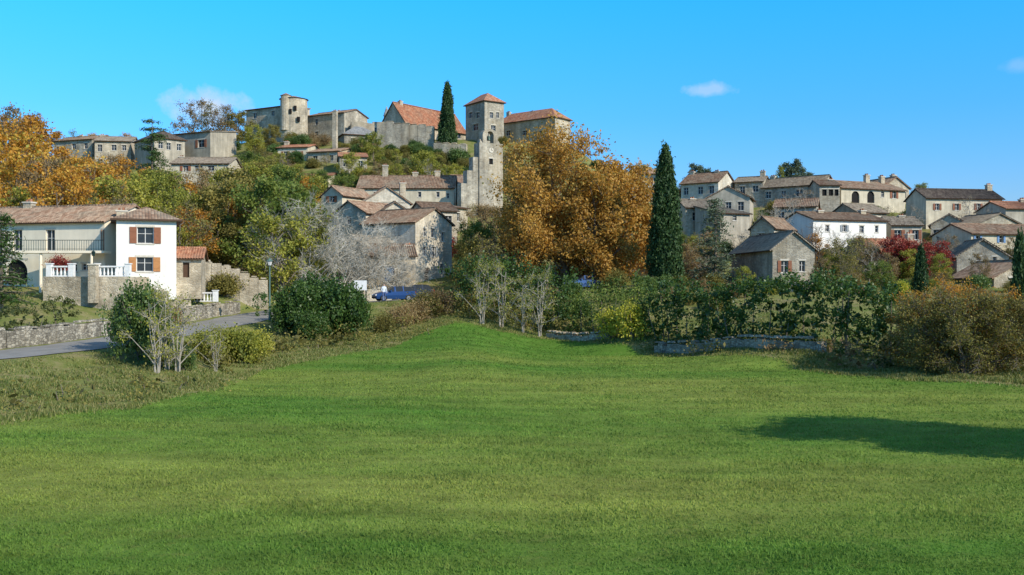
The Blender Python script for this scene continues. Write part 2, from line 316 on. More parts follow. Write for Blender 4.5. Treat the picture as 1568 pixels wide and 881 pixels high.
def wall(mw,mo,P0,P1,z0,z1,ops,wm=0):
    L=(P1-P0).length; t=(P1-P0)/L; n=Vector((t.y,-t.x)); OP=[]
    for q in ops:
        if q[0]=='auto':
            _,nx_,nz_,k=q
            for i in range(nx_):
                for j in range(nz_):
                    if random.random()<.15: continue
                    c=L*(i+.5)/nx_+R(-.3,.3); w=R(.38,.5); h=R(1.05,1.35); zt=z1-.65-j*2.75
                    if zt-h>z0+.3 and c-w>.2 and c+w<L-.2: OP.append((c-w,c+w,zt-h,zt,k))
        elif q[0]=='m': OP.append((q[1],q[2],z1-q[4],z1-q[3],q[5]))
        else:
            ua,ub,pa,pb,k=q; s=[]
            for uu in (ua,ub):
                kk=(uu-CX)/F; s.append((kk*P0.y-P0.x)/(t.x-kk*t.y))
            yy=P0.y+t.y*(s[0]+s[1])/2
            OP.append((max(.05,s[0]),min(L-.05,s[1]),Zp(pb,yy),min(z1-.05,Zp(pa,yy)),k))
    def P(s,z,off=0): p=P0+t*s+n*off; return (p.x,p.y,z)
    X_=sorted(set([0,L]+[o[0] for o in OP]+[o[1] for o in OP])); Z_=sorted(set([z0,z1]+[o[2] for o in OP]+[o[3] for o in OP]))
    for i in range(len(X_)-1):
        for j in range(len(Z_)-1):
            cx=(X_[i]+X_[i+1])/2; cz=(Z_[j]+Z_[j+1])/2
            if any(o[0]<cx<o[1] and o[2]<cz<o[3] for o in OP): continue
            mw.face([P(X_[i],Z_[j]),P(X_[i+1],Z_[j]),P(X_[i+1],Z_[j+1]),P(X_[i],Z_[j+1])],wm)
    for a,b_,c,d_,k in OP:
        r=-.22
        mw.face([P(a,c),P(b_,c),P(b_,c,r),P(a,c,r)],wm); mw.face([P(a,d_,r),P(b_,d_,r),P(b_,d_),P(a,d_)],wm)
        mw.face([P(a,c),P(a,c,r),P(a,d_,r),P(a,d_)],wm); mw.face([P(b_,c,r),P(b_,c),P(b_,d_),P(b_,d_,r)],wm)
        pane={'d':4,'k':2,'a':2,'D':9,'B':7}.get(k,0)
        mo.face([P(a,c,r),P(b_,c,r),P(b_,d_,r),P(a,d_,r)],pane)
        def bar(s0,s1,za,zb,f,o0=r+.005,o1=r+.06):
            mo.prism([P(s0,za,o1),P(s1,za,o1),P(s1,za,o0),P(s0,za,o0)],[P(s0,zb,o1),P(s1,zb,o1),P(s1,zb,o0),P(s0,zb,o0)],f)
        if pane==0:
            f=.05; mid=(a+b_)/2
            bar(a,a+f,c,d_,1);bar(b_-f,b_,c,d_,1);bar(a+f,b_-f,c,c+f,1);bar(a+f,b_-f,d_-f,d_,1)
            if b_-a>.6: bar(mid-.03,mid+.03,c+f,d_-f,1)
            zz=c+(d_-c)*.6; bar(a+f,mid-.03,zz-.02,zz+.02,1); bar(mid+.03,b_-f,zz-.02,zz+.02,1)
        if pane in (0,2,4): bar(a-.12,b_+.12,d_,d_+.16,3,-.02,.025)
        if pane==0: bar(a-.1,b_+.1,c-.1,c,3,-.02,.06)
        if k in KS:
            sw=min((b_-a)*.5,.55)
            for s0,s1 in ((a-sw-.03,a-.03),(b_+.03,b_+sw+.03)):
                bar(s0,s1,c,d_,KS[k],.03,.07)
                for q in (.25,.75): bar(s0+.03,s1-.03,c+(d_-c)*q-.04,c+(d_-c)*q+.04,KS[k],.07,.085)
        if k=='a':
            h=(b_-a)/2; mid=(a+b_)/2; K=10
            for i in range(K):
                a0=math.pi*(1-i/K);a1=math.pi*(1-(i+1)/K)
                x0,x1=mid+h*math.cos(a0),mid+h*math.cos(a1); q0,q1=d_-h+h*math.sin(a0),d_-h+h*math.sin(a1)
                mw.face([P(x0,q0,-.01),P(x1,q1,-.01),P(x1,d_,-.01),P(x0,d_,-.01)],wm)
def slope(mr,e0,e1,r0,r1,corr=True):
    e0,e1,r0,r1=map(Vector,(e0,e1,r0,r1)); L=(e1-e0).length; S=(r0-e0).length; nrm=(e1-e0).cross(r0-e0).normalized()
    if nrm.z<0: nrm=-nrm
    n=int(L/.24)*2+1 if corr else 1
    for i in range(n):
        a,b_=i/n,(i+1)/n; ha=.035*(-1)**i; hb=-ha
        if not corr: ha=hb=0
        p=[e0.lerp(e1,a)+nrm*ha,e0.lerp(e1,b_)+nrm*hb,r0.lerp(r1,b_)+nrm*hb,r0.lerp(r1,a)+nrm*ha]
        mr.face(p,0,[(L*a,0),(L*b_,0),(L*b_,S),(L*a,S)])
    k=nrm*-.14; lo=[q+k for q in (e0,e1,r1,r0)]; up=[e0,e1,r1,r0]
    mr.face(lo[::-1],1)
    for i in range(4): j=(i+1)%4; d_=nrm*-.036; mr.face([lo[i],lo[j],up[j]+d_,up[i]+d_],0 if i in(1,3) else 1)
def house(name,A,B,depth,eave,rh=1.5,roof='x',wm=S_GREY,rm=T_BROWN,op=(),opr=(),opl=(),chim=(),over=.4,base=None):
    a=W(*A);b_=W(*B);L=(b_-a).length;t=(b_-a)/L;n=Vector((t.y,-t.x));c=b_-n*depth;dd=a-n*depth
    ze=Zp(eave,A[1]); z0=base if base is not None else min(T(p.x,p.y) for p in (a,b_,c,dd))-.8
    z0=min(z0,ze-2.5)
    FOOT.append((a,t,n,L,depth)); mid=(a+c)/2; e=empty(name,(mid.x,mid.y,z0)); O=e.location
    mw,mo,mr=MB(),MB(),MB()
    for p,q,o_ in ((a,b_,op),(b_,c,opr),(c,dd,()),(dd,a,opl)): wall(mw,mo,p,q,z0,ze,o_)
    V3=lambda p,z:Vector((p.x,p.y,z)); sx=.25
    if roof=='x':
        k=rh/(depth/2); m1=(a+dd)/2;m2=(b_+c)/2; mw.face([V3(dd,ze),V3(a,ze),V3(m1,ze+rh)]); mw.face([V3(b_,ze),V3(c,ze),V3(m2,ze+rh)])
        up=.16; ea,eb=a+n*over-t*sx,b_+n*over+t*sx; ra,rb=m1-t*sx,m2+t*sx; fa,fb=dd-n*over-t*sx,c-n*over+t*sx
        slope(mr,V3(ea,ze-over*k+up),V3(eb,ze-over*k+up),V3(ra,ze+rh+up),V3(rb,ze+rh+up))
        slope(mr,V3(fb,ze-over*k+up),V3(fa,ze-over*k+up),V3(rb,ze+rh+up),V3(ra,ze+rh+up))
        mr.box((ra+rb)/2,t,(rb-ra).length/2,.12,ze+rh+up-.03,ze+rh+up+.09,0,.97)
    elif roof=='y':
        k=rh/(L/2); m1=(a+b_)/2;m2=(dd+c)/2; mw.face([V3(a,ze),V3(b_,ze),V3(m1,ze+rh)]); mw.face([V3(c,ze),V3(dd,ze),V3(m2,ze+rh)])
        up=.16; ra,rb=m1+n*sx,m2-n*sx
        la,lb=a-t*over+n*sx,dd-t*over-n*sx; qa,qb=b_+t*over+n*sx,c+t*over-n*sx
        slope(mr,V3(lb,ze-over*k+up),V3(la,ze-over*k+up),V3(rb,ze+rh+up),V3(ra,ze+rh+up))
        slope(mr,V3(qa,ze-over*k+up),V3(qb,ze-over*k+up),V3(ra,ze+rh+up),V3(rb,ze+rh+up))
        mr.box((ra+rb)/2,n,(rb-ra).length/2,.12,ze+rh+up-.03,ze+rh+up+.09,0,.97)
    elif roof=='s':
        mw.face([V3(dd,ze),V3(a,ze),V3(dd,ze+rh)]);mw.face([V3(b_,ze),V3(c,ze),V3(c,ze+rh)]);mw.face([V3(c,ze),V3(dd,ze),V3(dd,ze+rh),V3(c,ze+rh)])
        k=rh/depth; up=.16
        slope(mr,V3(a+n*over-t*sx,ze-over*k+up),V3(b_+n*over+t*sx,ze-over*k+up),V3(dd-n*.2-t*sx,ze+rh+.2*k+up),V3(c-n*.2+t*sx,ze+rh+.2*k+up))
    elif roof=='hip':
        q=[a+n*over-t*over,b_+n*over+t*over,c-n*over+t*over,dd-n*over-t*over]; hl=min(depth,L)/2
        if L>=depth: r1=(a+dd)/2+t*hl; r2=(b_+c)/2-t*hl
        else: r1=(a+b_)/2-n*hl; r2=(dd+c)/2+n*hl
        E=[V3(p,ze+.12) for p in q]; r1=V3(r1,ze+rh);r2=V3(r2,ze+rh)
        def tri(e0,e1,*r):
            dl=(e1-e0);l=dl.length;dl/=l
            def uvp(p): w=(p-e0); s=w.dot(dl); return (s,(w-dl*s).length)
            P_=[e0,e1]+list(r); mr.face(P_,0,[uvp(p) for p in P_])
        if L>=depth: tri(E[0],E[1],r2,r1);tri(E[1],E[2],r2);tri(E[2],E[3],r1,r2);tri(E[3],E[0],r1)
        else: tri(E[0],E[1],r1);tri(E[1],E[2],r2,r1);tri(E[2],E[3],r2);tri(E[3],E[0],r1,r2)
        lo=[p-Vector((0,0,.14)) for p in E]; mr.face(lo[::-1],1)
        for i in range(4): j=(i+1)%4; mr.face([lo[i],lo[j],E[j],E[i]],1)
    elif roof=='flat':
        mw.face([V3(a,ze),V3(b_,ze),V3(c,ze),V3(dd,ze)])
        nn=int(L/.9)
        for i in range(nn):
            mw.box(a+t*L*(i+.5)/nn-n*.31,t,L/nn*.499,.3,ze+.002,ze+R(.05,.55))
    mc=MB()
    for q in chim:
        uu,pt=q[:2]; m1=(a+dd)/2; kk=(uu-CX)/F; s=(kk*m1.y-m1.x)/(t.x-kk*t.y); p=m1+t*min(max(s,.4),L-.4)
        zt=Zp(pt,p.y); mc.box(p,t,.42,.32,ze-.1,zt-.15,0); mc.box(p,t,.5,.4,zt-.15,zt-.03,1); mc.box(p+t*.15,t,.1,.12,zt-.03,zt+.22,2); mc.box(p-t*.2,t,.1,.12,zt-.03,zt+.18,2)
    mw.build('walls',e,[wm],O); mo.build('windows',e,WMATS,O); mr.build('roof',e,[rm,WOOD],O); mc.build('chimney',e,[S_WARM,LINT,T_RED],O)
    return e
H=house
au=lambda nx_,nz_,k='w':('auto',nx_,nz_,k)
# --- castle
H('castle_wing',(377,214),(431,209),9,170,.9,'s',S_WARM,T_BROWN,[au(2,2)],base=29)
H('castle_house',(470,213),(527,208),8,179,1.2,'x',S_GREY,T_BROWN,[au(2,2)],chim=[(519,170)],base=28)
H('castle_ruin',(538,207),(590,209),6,189,1,'flat',S_GREY,SLATE,[au(2,1)],base=27)
H('castle_slate_house',(527,201),(582,204),6,206,2.3,'hip',S_DARK,SLATE,[au(2,1)],base=25)
H('castle_great_hall',(620,203),(714,218),7,186,4.3,'x',S_WARM,T_RED,[(632,640,196,212,'w'),(655,661,198,208,'w'),(672,681,196,212,'w'),(698,706,198,212,'w')],opl=[('m',3,3.9,1.5,3,'w')],chim=[(613,155)],over=.5,base=24)
H('castle_square_tower',(713,207),(742,201),4.8,163,2.3,'hip',S_GREY,T_RED,[(718,723,172,181,'w'),(729,734,172,181,'w'),(724,732,190,200,'w')],[(750,755,172,181,'w'),(760,764,172,181,'w'),(752,759,192,203,'w')],chim=[],base=22)
H('castle_hall_east',(757,213),(850,203),5.5,192,2.6,'hip',S_WARM,T_RED,[(800,807,200,208,'w'),(775,781,200,208,'w'),(826,832,200,208,'w')],[('m',1.6,2.6,1.6,3,'w')],chim=[(779,172),(815,171)],base=22)
H('castle_annex',(700,196),(760,194),5,238,1.0,'x',S_WARM,T_BROWN,[au(3,1)],base=22)
def custom(name,u,d): 
    p=W(u,d); return empty(name,(p.x,p.y,T(p.x,p.y)))
e=custom('castle_round_tower',450,208); mw,mr,mo=MB(),MB(),MB(); p=W(450,208); mw.cyl(p.x,p.y,3.0,2.8,27,Zp(153,208),28); mr.cyl(p.x,p.y,3.1,.02,Zp(153,208),Zp(147,208),28)
p2=W(438,206); mw.cyl(p2.x,p2.y,1.1,1.1,33,Zp(147,206),14); mr.cyl(p2.x,p2.y,1.25,.02,Zp(147,206),Zp(142.5,206),14)
for du,py in ((-5,170),(7,182),(2,165)): mo.box(W(450+du,205.25),Vector((1,0)),.28,.3,Zp(py+4,205),Zp(py-3,205),2)
mw.build('walls',e,[S_WARM],e.location,True); mr.build('roof',e,[T_BROWN],e.location); mo.build('windows',e,WMATS,e.location)
e=custom('castle_pinnacle',592,212); mw=MB(); p=W(592,212); mw.cyl(p.x,p.y,.6,.6,28,Zp(178,212),10,0); mw.cyl(p.x,p.y,.75,.05,Zp(178,212),Zp(163,212),10,1); mw.build('turret',e,[S_GREY,SLATE],e.location)
# left hill houses
H('stone_house',(82,192),(141,189),8,217,1.2,'x',S_GREY,T_BROWN,[au(3,2)],chim=[(125,208)])
H('stone_house',(145,186),(200,187),8,216,1.3,'x',S_WARM,T_GREY,[au(3,2)],chim=[(150,207)])
H('modern_house',(236,180),(283,184),9,211,2.0,'hip',P_GREY,T_DARK,[au(3,1)],base=20)
H('grey_house',(268,188),(322,184),7,207,.9,'s',P_GREY,T_GREY,[(303,313,214,226,'s')],base=20)
H('long_house',(262,160),(350,160),8,251,1.4,'x',P_CREAM,T_GREY,[(298,310,254,262,'w'),(318,328,254,262,'w'),(280,288,254,262,'s')],chim=[(275,240)])
H('cottage',(425,186),(471,185),7,227,.9,'x',P_CREAM,T_RED,[(434,440,232,240,'s'),(452,460,232,240,'s')],chim=[(430,217)])
H('stone_house',(472,184),(520,182),7,234,.9,'x',S_WARM,T_BROWN,[au(2,1)],chim=[(513,170)])
H('stone_house',(520,174),(562,175),7,240,1.0,'x',S_GREY,T_RED,[au(2,1)])
H('cottage',(492,142),(524,140),7,301,1.3,'y',P_CREAM,T_BROWN,[(504,512,297,310,'s')])
H('cottage',(446,165),(497,163),7,276,1.2,'x',P_CREAM,T_RED,[au(2,1,'s')])
# centre
H('village_house',(548,152),(695,152),8,288,2.2,'x',P_CREAM,T_BROWN,[(572,577,294,302,'w'),(600,605,294,302,'w'),(640,645,294,302,'w'),(668,673,294,302,'w'),(684,688,296,304,'w')],chim=[(590,253),(636,264),(670,262)])
H('stone_house',(555,136),(628,138),7,310,2.2,'y',S_PALE,T_BROWN,[(570,577,300,309,'w'),(600,606,303,312,'w')],chim=[(644,280)])
H('stone_house',(508,128),(560,124),7,330,1.6,'y',S_PALE,T_BROWN,[(530,537,332,344,'w')])
H('stone_house',(560,122),(648,124),8,338,2.3,'y',S_PALE,T_BROWN,[(585,593,343,355,'w'),(608,616,343,355,'s'),(585,592,372,384,'w')])
H('townhouse',(636,113),(692,119),8,340,1.7,'y',S_PALE,T_BROWN,[(648,653,350,362,'w'),(660,666,350,364,'w'),(648,653,378,392,'w'),(661,667,378,394,'g'),(676,681,356,370,'w'),(650,658,410,432,'d'),(674,680,404,418,'w')])
H('street_house',(560,108),(636,109),7,392,1.3,'x',S_WARM,T_BROWN,[(589,604,407,431,'B'),(566,576,405,418,'w'),(614,622,404,416,'w')],chim=[(625,375)])
H('stone_house',(520,114),(562,110),7,385,1.6,'y',S_WARM,T_GREY,[(535,543,390,402,'w')])
H('stone_house',(690,140),(716,143),5,318,.9,'s',S_GREY,T_BROWN,[au(1,1)])
H('stone_house',(650,132),(700,134),6,322,1.2,'x',S_WARM,T_BROWN,[au(2,1)])
# bell gable church
e=custom('bell_tower',752,150); mw,mo,mb=MB(),MB(),MB(); a=W(734,150);b2=W(770,152); t=(b2-a).normalized(); n=Vector((t.y,-t.x)); th=1.8
zb=T(a.x,a.y)-1; z1=Zp(218,150); 
wall(mw,mo,a,b2,zb,z1,[(749,755,243,252,'k')]); wall(mw,mo,b2,b2-n*th,zb,z1,()); wall(mw,mo,b2-n*th,a-n*th,zb,z1,()); wall(mw,mo,a-n*th,a,zb,z1,())
mw.face([(a.x,a.y,z1),(b2.x,b2.y,z1),((b2-n*th).x,(b2-n*th).y,z1),((a-n*th).x,(a-n*th).y,z1)])
L=(b2-a).length; cm=(a+b2)/2-n*th/2; zt=Zp(205,150)
mw.box(cm-t*.95,t,.35,.6,z1+.002,zt,0);mw.box(cm+t*.95,t,.35,.6,z1+.002,zt,0)
K=10
for i in range(K):
    a0,a1=math.pi*i/K,math.pi*(i+1)/K; pts=[]
    for r_ in ((a0,.6),(a1,.6),(a1,1.3),(a0,1.3)): pts.append((math.cos(r_[0])*r_[1],math.sin(r_[0])*(r_[1] if r_[1]<1 else .95)))
    f=[Vector((cm.x+t.x*x_+n.x*.6,cm.y+t.y*x_+n.y*.6,zt-.02+z_)) for x_,z_ in pts]; bk_=[p_-Vector((n.x,n.y,0))*1.2 for p_ in f]
    mw.prism(bk_,f,0)
mw.box(cm-t*1.55,t,.22,.6,z1+.002,z1+.6,0,.3); mw.box(cm+t*1.55,t,.22,.6,z1+.002,z1+.6,0,.3)
mb.cyl(cm.x,cm.y,.42,.2,z1+.55,z1+1.2,14); mb.cyl(cm.x,cm.y,.05,.05,z1+1.2,zt+.55,6)
cf=(a+b2)/2+n*.03; ck=MB()
pts=[(cf.x+t.x*math.cos(q)*.4,cf.y+t.y*math.cos(q)*.4,Zp(229,150)+math.sin(q)*.4) for q in np.linspace(0,6.283,21)[:-1]]; pin=[tuple(Vector(p_)+Vector((n.x,n.y,0))*.06) for p_ in pts]; ck.prism(pts,pin,0)
c0=cf+n*.075; ck.box(c0,t,.03,.01,Zp(229,150),Zp(229,150)+.3,1); ck.box(c0+t*.13,t,.13,.01,Zp(229,150)-.03,Zp(229,150)+.03,1)
for k in range(3):
    mw.box(a-t*(.5+k*1.0)-n*.9,t,.5,.7,zb,Zp(240,150)-k*2.0-.2*R(0,1),0,.97)
mw.build('walls',e,[S_GREY],e.location); mo.build('openings',e,WMATS,e.location); mb.build('bell',e,[METAL],e.location,True); ck.build('clock_face',e,[LINT,WOOD],e.location)
H('church_nave',(700,158),(768,160),9,282,1.8,'x',S_GREY,T_BROWN,[au(2,1)])
# right village
H('stone_house',(966,176),(1012,174),7,268,1.1,'x',P_CREAM,T_BROWN,[au(3,1,'s')],chim=[(975,252)])
H('village_house',(1043,168),(1100,164),7,282,1.9,'x',S_PALE,T_BROWN,[au(3,1)],chim=[(1098,262),(1060,263)])
H('village_house',(1082,152),(1148,150),8,304,1.7,'y',P_GREY,T_BROWN,[au(3,1)])
H('stone_house',(1125,168),(1168,166),7,280,1.1,'x',S_GREY,T_GREY,[au(2,1)],chim=[(1168,262)])
H('cottage',(1103,134),(1148,136),6,327,1.3,'s',P_GREY,T_GREY,[(1122,1128,330,338,'w')])
H('stone_house',(1168,166),(1258,160),7,288,1.7,'x',S_GREY,T_GREY,[au(4,2)],chim=[(1180,270),(1240,272)])
H('loggia_house',(1255,156),(1286,156),6,284,1,'x',S_GREY,T_BROWN,[(1259,1266,290,300,'k'),(1269,1276,290,300,'k'),(1278,1284,290,300,'k')],chim=[(1283,275)])
H('villa',(1288,158),(1386,163),8,288,1.5,'x',P_CREAM,T_BROWN,[(1304,1316,293,311,'a'),(1328,1339,293,311,'a'),(1349,1354,293,302,'w'),(1366,1372,292,304,'s')],chim=[(1327,268),(1350,270)])
H('stone_house',(1312,146),(1358,148),6,325,1.4,'x',S_WARM,T_GREY,[au(2,1)])
H('stone_house',(1352,170),(1392,172),7,287,1.8,'y',S_WARM,T_BROWN,[au(2,1)],chim=[(1375,268)])
H('dark_roof_house',(1418,148),(1535,150),5.5,303,1.5,'x',P_CREAM,T_DARK,[(1432,1438,312,322,'s'),(1462,1468,312,322,'s'),(1495,1501,312,322,'s')],chim=[(1524,283)],base=4)
H('red_roof_house',(1540,140),(1610,141),7,320,1.2,'x',P_GREY,T_RED,[au(3,2,'s')],chim=[(1565,305)])
H('white_village_house',(1245,128),(1357,132),7,336,1.1,'x',P_WHITE,T_BROWN,[(1316,1323,346,357,'w'),(1264,1270,345,355,'w'),(1290,1296,345,355,'g'),(1340,1345,346,356,'w')],chim=[(1255,322),(1320,322)])
H('stone_house',(1186,142),(1250,140),7,318,1.3,'x',S_GREY,T_BROWN,[au(3,1)])
H('stone_house',(1150,124),(1185,122),6,350,1.3,'y',S_WARM,T_BROWN,[au(1,1)])
H('stone_barn',(1120,112),(1183,99),4.4,388,1.7,'x',S_GREY,T_GREY,[],[('m',.9,1.6,1.2,2.4,'s'),('m',2.8,3.4,1.2,2.3,'w')])
H('ivy_house',(1338,118),(1425,120),7,386,1.6,'x',P_GREY,T_RED,[(1345,1352,390,400,'w'),(1412,1420,402,416,'b'),(1385,1391,390,402,'w')],chim=[(1392,358)])
H('stone_house',(1425,138),(1482,136),7,345,1.4,'y',S_WARM,T_BROWN,[au(3,1)])
H('blue_shutter_house',(1487,120),(1600,123),7,358,1.3,'x',P_CREAM,T_BROWN,[(1494,1500,361,372,'b'),(1530,1536,361,372,'b'),(1560,1566,361,372,'b')])
H('stone_house',(1465,108),(1545,107),7,393,1.8,'y',S_GREY,T_GREY,[(1495,1502,388,399,'w'),(1520,1526,392,402,'w')])
H('stone_house',(1522,97),(1610,98),7,425,1.6,'y',S_WARM,T_BROWN,[(1545,1552,424,436,'w')])
H('stone_house',(1050,140),(1100,141),6,318,1.3,'x',S_WARM,T_GREY,[au(2,1)],chim=[(1060,304)])
H('cottage',(1365,134),(1412,134),6,345,1.2,'x',P_GREY,T_GREY,[au(2,1,'s')],chim=[(1380,330)])
H('cottage',(1440,124),(1486,123),6,372,1.2,'x',S_WARM,T_BROWN,[au(2,1)])
H('stone_house',(1500,132),(1560,134),6,342,1.3,'y',S_GREY,T_GREY,[au(3,1)])
# ---- white house on the left
tz=Zp(424,78)
H('white_house',(178,80),(270,81.7),8,337,1.35,'hip',P_WHITE,T_BROWN,[(210,235,348,373,'s'),(209,234,394,416,'o')],over=.45,base=-1,chim=[(180,322)])
wh=H('white_house_wing',(-70,87),(160,83),8,344,1.6,'x',P_PEACH,T_BROWN,[(156.5,158.5,352,385,'s'),(104,118,404,416,'w'),(125,136,404,414,'w'),(10,42,398,436,'a'),(70,84,352,384,'w'),(20,34,352,384,'w')],chim=[(45,309),(-20,312)],base=-1)
mb=MB(); t=Vector((1,0))
def boxuv(mb,u0,u1,d0,d1,za,zb,m=0):
    x0=(u0-CX)/F*d0; x1=(u1-CX)/F*d0; mb.box(((x0+x1)/2,(d0+d1)/2),Vector((1,0)),(x1-x0)/2,(d1-d0)/2,za,zb,m)
e=custom('balcony',90,82); zf=Zp(384,81.5); boxuv(mb,0,158,81.5,83.1,zf-.2,zf,0)
x0=(0-CX)/F*81.6;x1=(158-CX)/F*81.6
mb.box(((x0+x1)/2,81.6),t,(x1-x0)/2,.03,zf+.85,zf+.9,1); mb.box(((x0+x1)/2,81.6),t,(x1-x0)/2,.015,zf+.12,zf+.15,1)
k=x0
while k<x1: mb.box((k,81.6),t,.012,.012,zf,zf+.85,1); k+=.2
for uu in (62,140): xx=(uu-CX)/F*81.7; mb.cyl(xx,81.75,.14,.12,Zp(425,81.7)-1.5,zf-.2,10,0)
mb.build('slab_and_railing',e,[P_PEACH,METAL],e.location)
e=custom('terrace_wall',130,77); mb=MB(); boxuv(mb,66,200,77,86,-2.5,tz,0); mb.build('retaining_wall',e,[S_WARM],e.location)
def balustrade(name,u0,u1,d_,z_,h=.85):
    e=custom(name,(u0+u1)/2,d_); mb=MB(); x0=(u0-CX)/F*d_;x1=(u1-CX)/F*d_
    mb.box(((x0+x1)/2,d_),t,(x1-x0)/2,.12,z_,z_+.1); mb.box(((x0+x1)/2,d_),t,(x1-x0)/2,.13,z_+h-.12,z_+h)
    k=x0+.3
    while k<x1-.2:
        for (ra,rb,a,b_) in ((.05,.09,.1,.25),(.09,.04,.25,.5),(.04,.07,.5,h-.12)): mb.cyl(k,d_,ra,rb,z_+a,z_+b_,7,0,False)
        k+=.3
    for k in (x0,x1): mb.box((k,d_),t,.2,.2,z_-.002,z_+h+.12); mb.box((k,d_),t,.25,.25,z_+h+.12,z_+h+.2)
    mb.build('balusters',e,[WHITEP],e.location)
balustrade('balustrade',76,110,77.2,tz+.003); balustrade('balustrade',148,196,77.2,tz+.003)
H('garden_annex',(268,86),(308,86.5),5,396,.9,'x',S_WARM,T_RED,[(280,290,402,425,'d')],base=-1)
e=custom('gate_pillar',143,77); mb=MB(); p=W(143,76.6); mb.box(p,t,.3,.3,-1.2,tz+.9,0); mb.box(p,t,.36,.36,tz+.9,tz+1.0,1); mb.build('pillar',e,[S_WARM,LINT],e.location)
e=custom('gate_lantern',143,77); mb=MB(); mb.cyl(p.x,p.y,.03,.03,tz+1.0,tz+1.6,6); mb.cyl(p.x,p.y,.1,.16,tz+1.6,tz+1.9,6); mb.cyl(p.x,p.y,.2,.02,tz+1.9,tz+2.05,6); mb.build('lantern',e,[METAL],e.location)

def stone_wall(name,pts,h,th=.45,mat=S_WALL,step=.5,sink=.5,jit=.07,lean=0):
    e=None; mb=MB(); pts=[Vector(p) for p in pts]
    for i in range(len(pts)-1):
        a,b_=pts[i],pts[i+1]; L=(b_-a).length; n_=max(1,int(L/step)); tt=(b_-a)/L
        for k in range(n_):
            c=a+tt*L*(k+.5)/n_; zg=T(c.x,c.y)
            if e is None: e=empty(name,(c.x,c.y,zg))
            mb.box(c,tt,L/n_/2,th/2+R(-.04,.04),zg-sink,zg+h+R(-jit,jit),0,R(.94,1.))
            if random.random()<.75: mb.box(c+tt*R(-.1,.1),tt,L/n_/2*R(.5,.95),th/2+R(-.05,.05),zg+h+jit,zg+h+jit+R(.05,.18),0,.85)
    mb.build('stones',e,[mat],e.location)
off=lambda i,o:(ROAD[i,0]+nl[i,0]*o,ROAD[i,1]+nl[i,1]*o)
I0=[i for i in range(len(ROAD)) if 38<ROAD[i,1]<92 and ROAD[i,0]<-20]
stone_wall('roadside_wall',[off(i,3.6) for i in I0],1.05)
stone_wall('garden_wall',[W(296,95),W(410,96)],2.9,.5,S_WARM,.8)
stone_wall('garden_wall',[W(200,78),W(290,84)],1.3,.45,S_WARM)
stone_wall('field_wall',[W(1005,75.3),W(1090,71.2),W(1180,66.6),W(1262,63.2)],.65,.6,S_WALL,.42,.5,.14)
stone_wall('field_wall',[W(840,85),W(905,81.5),W(940,80)],.4,.6,S_WALL,.42,.5,.12)
stone_wall('terrace_wall',[W(578,196),W(665,194)],5,.8,S_GREY,1.5,3)
stone_wall('terrace_wall',[W(665,192),W(715,190)],2.6,.8,S_WARM,1.5,3)
stone_wall('street_wall',[W(530,104),W(600,104.8)],1.2,.45,S_PALE)
stone_wall('street_wall',[W(880,116),W(1000,112)],1.8,.5,S_PALE)
balustrade('balustrade',287,330,88,T(*W(308,88))+.6)

# ------------------------------------------------------------------ vegetation
class TB:
    def __init__(s,seed): s.V=[];s.Q=[];s.M=[];s.A=[];s.n=0; s.r=np.random.default_rng(seed)
    def tube(s,P,rad,k=5):
        P=np.asarray(P,float); m_=len(P); d=np.gradient(P,axis=0); d/=np.linalg.norm(d,axis=1)[:,None]+1e-9
        ref=np.array([.3,.9,.1]); a=np.cross(d,ref); a/=np.linalg.norm(a,axis=1)[:,None]+1e-9; b_=np.cross(d,a)
        an=np.arange(k)*2*math.pi/k; rad=np.asarray(rad)
        ring=P[:,None]+(a[:,None]*np.cos(an)[None,:,None]+b_[:,None]*np.sin(an)[None,:,None])*rad[:,None,None]
        s.V.append(ring.reshape(-1,3)); i=np.arange(m_-1)[:,None]*k; j=np.arange(k)[None]; j2=(j+1)%k
        s.Q.append(np.stack([i+j,i+j2,i+k+j2,i+k+j],-1).reshape(-1,4)+s.n); s.M.append(np.zeros((m_-1)*k,int)); s.A.append(np.full(m_*k,.5)); s.n+=m_*k
    def leaves(s,C,size,v,flat=1.,up=0.,asp=.6):
        C=np.asarray(C,float); n_=len(C); r=s.r
        a=r.normal(size=(n_,3)); a[:,2]*=flat; a+=np.array([0,0,up]); a/=np.linalg.norm(a,axis=1)[:,None]
        q=r.normal(size=(n_,3)); q[:,2]*=flat; b_=np.cross(a,np.cross(q,a)); b_/=np.linalg.norm(b_,axis=1)[:,None]+1e-9
        sz=(size*r.uniform(.6,1.35,n_))[:,None]; b_*=asp
        V=np.stack([C+a*sz,C+b_*sz,C-a*sz,C-b_*sz],1).reshape(-1,3)
        s.V.append(V); s.Q.append(np.arange(4*n_).reshape(-1,4)+s.n); s.M.append(np.ones(n_,int)); s.A.append(np.repeat(np.clip(v,0,1),4)); s.n+=4*n_
    def mesh(s,name,mats): return quads_mesh(name,np.concatenate(s.V),np.concatenate(s.Q),mats,np.concatenate(s.M),np.concatenate(s.A))
MH={}
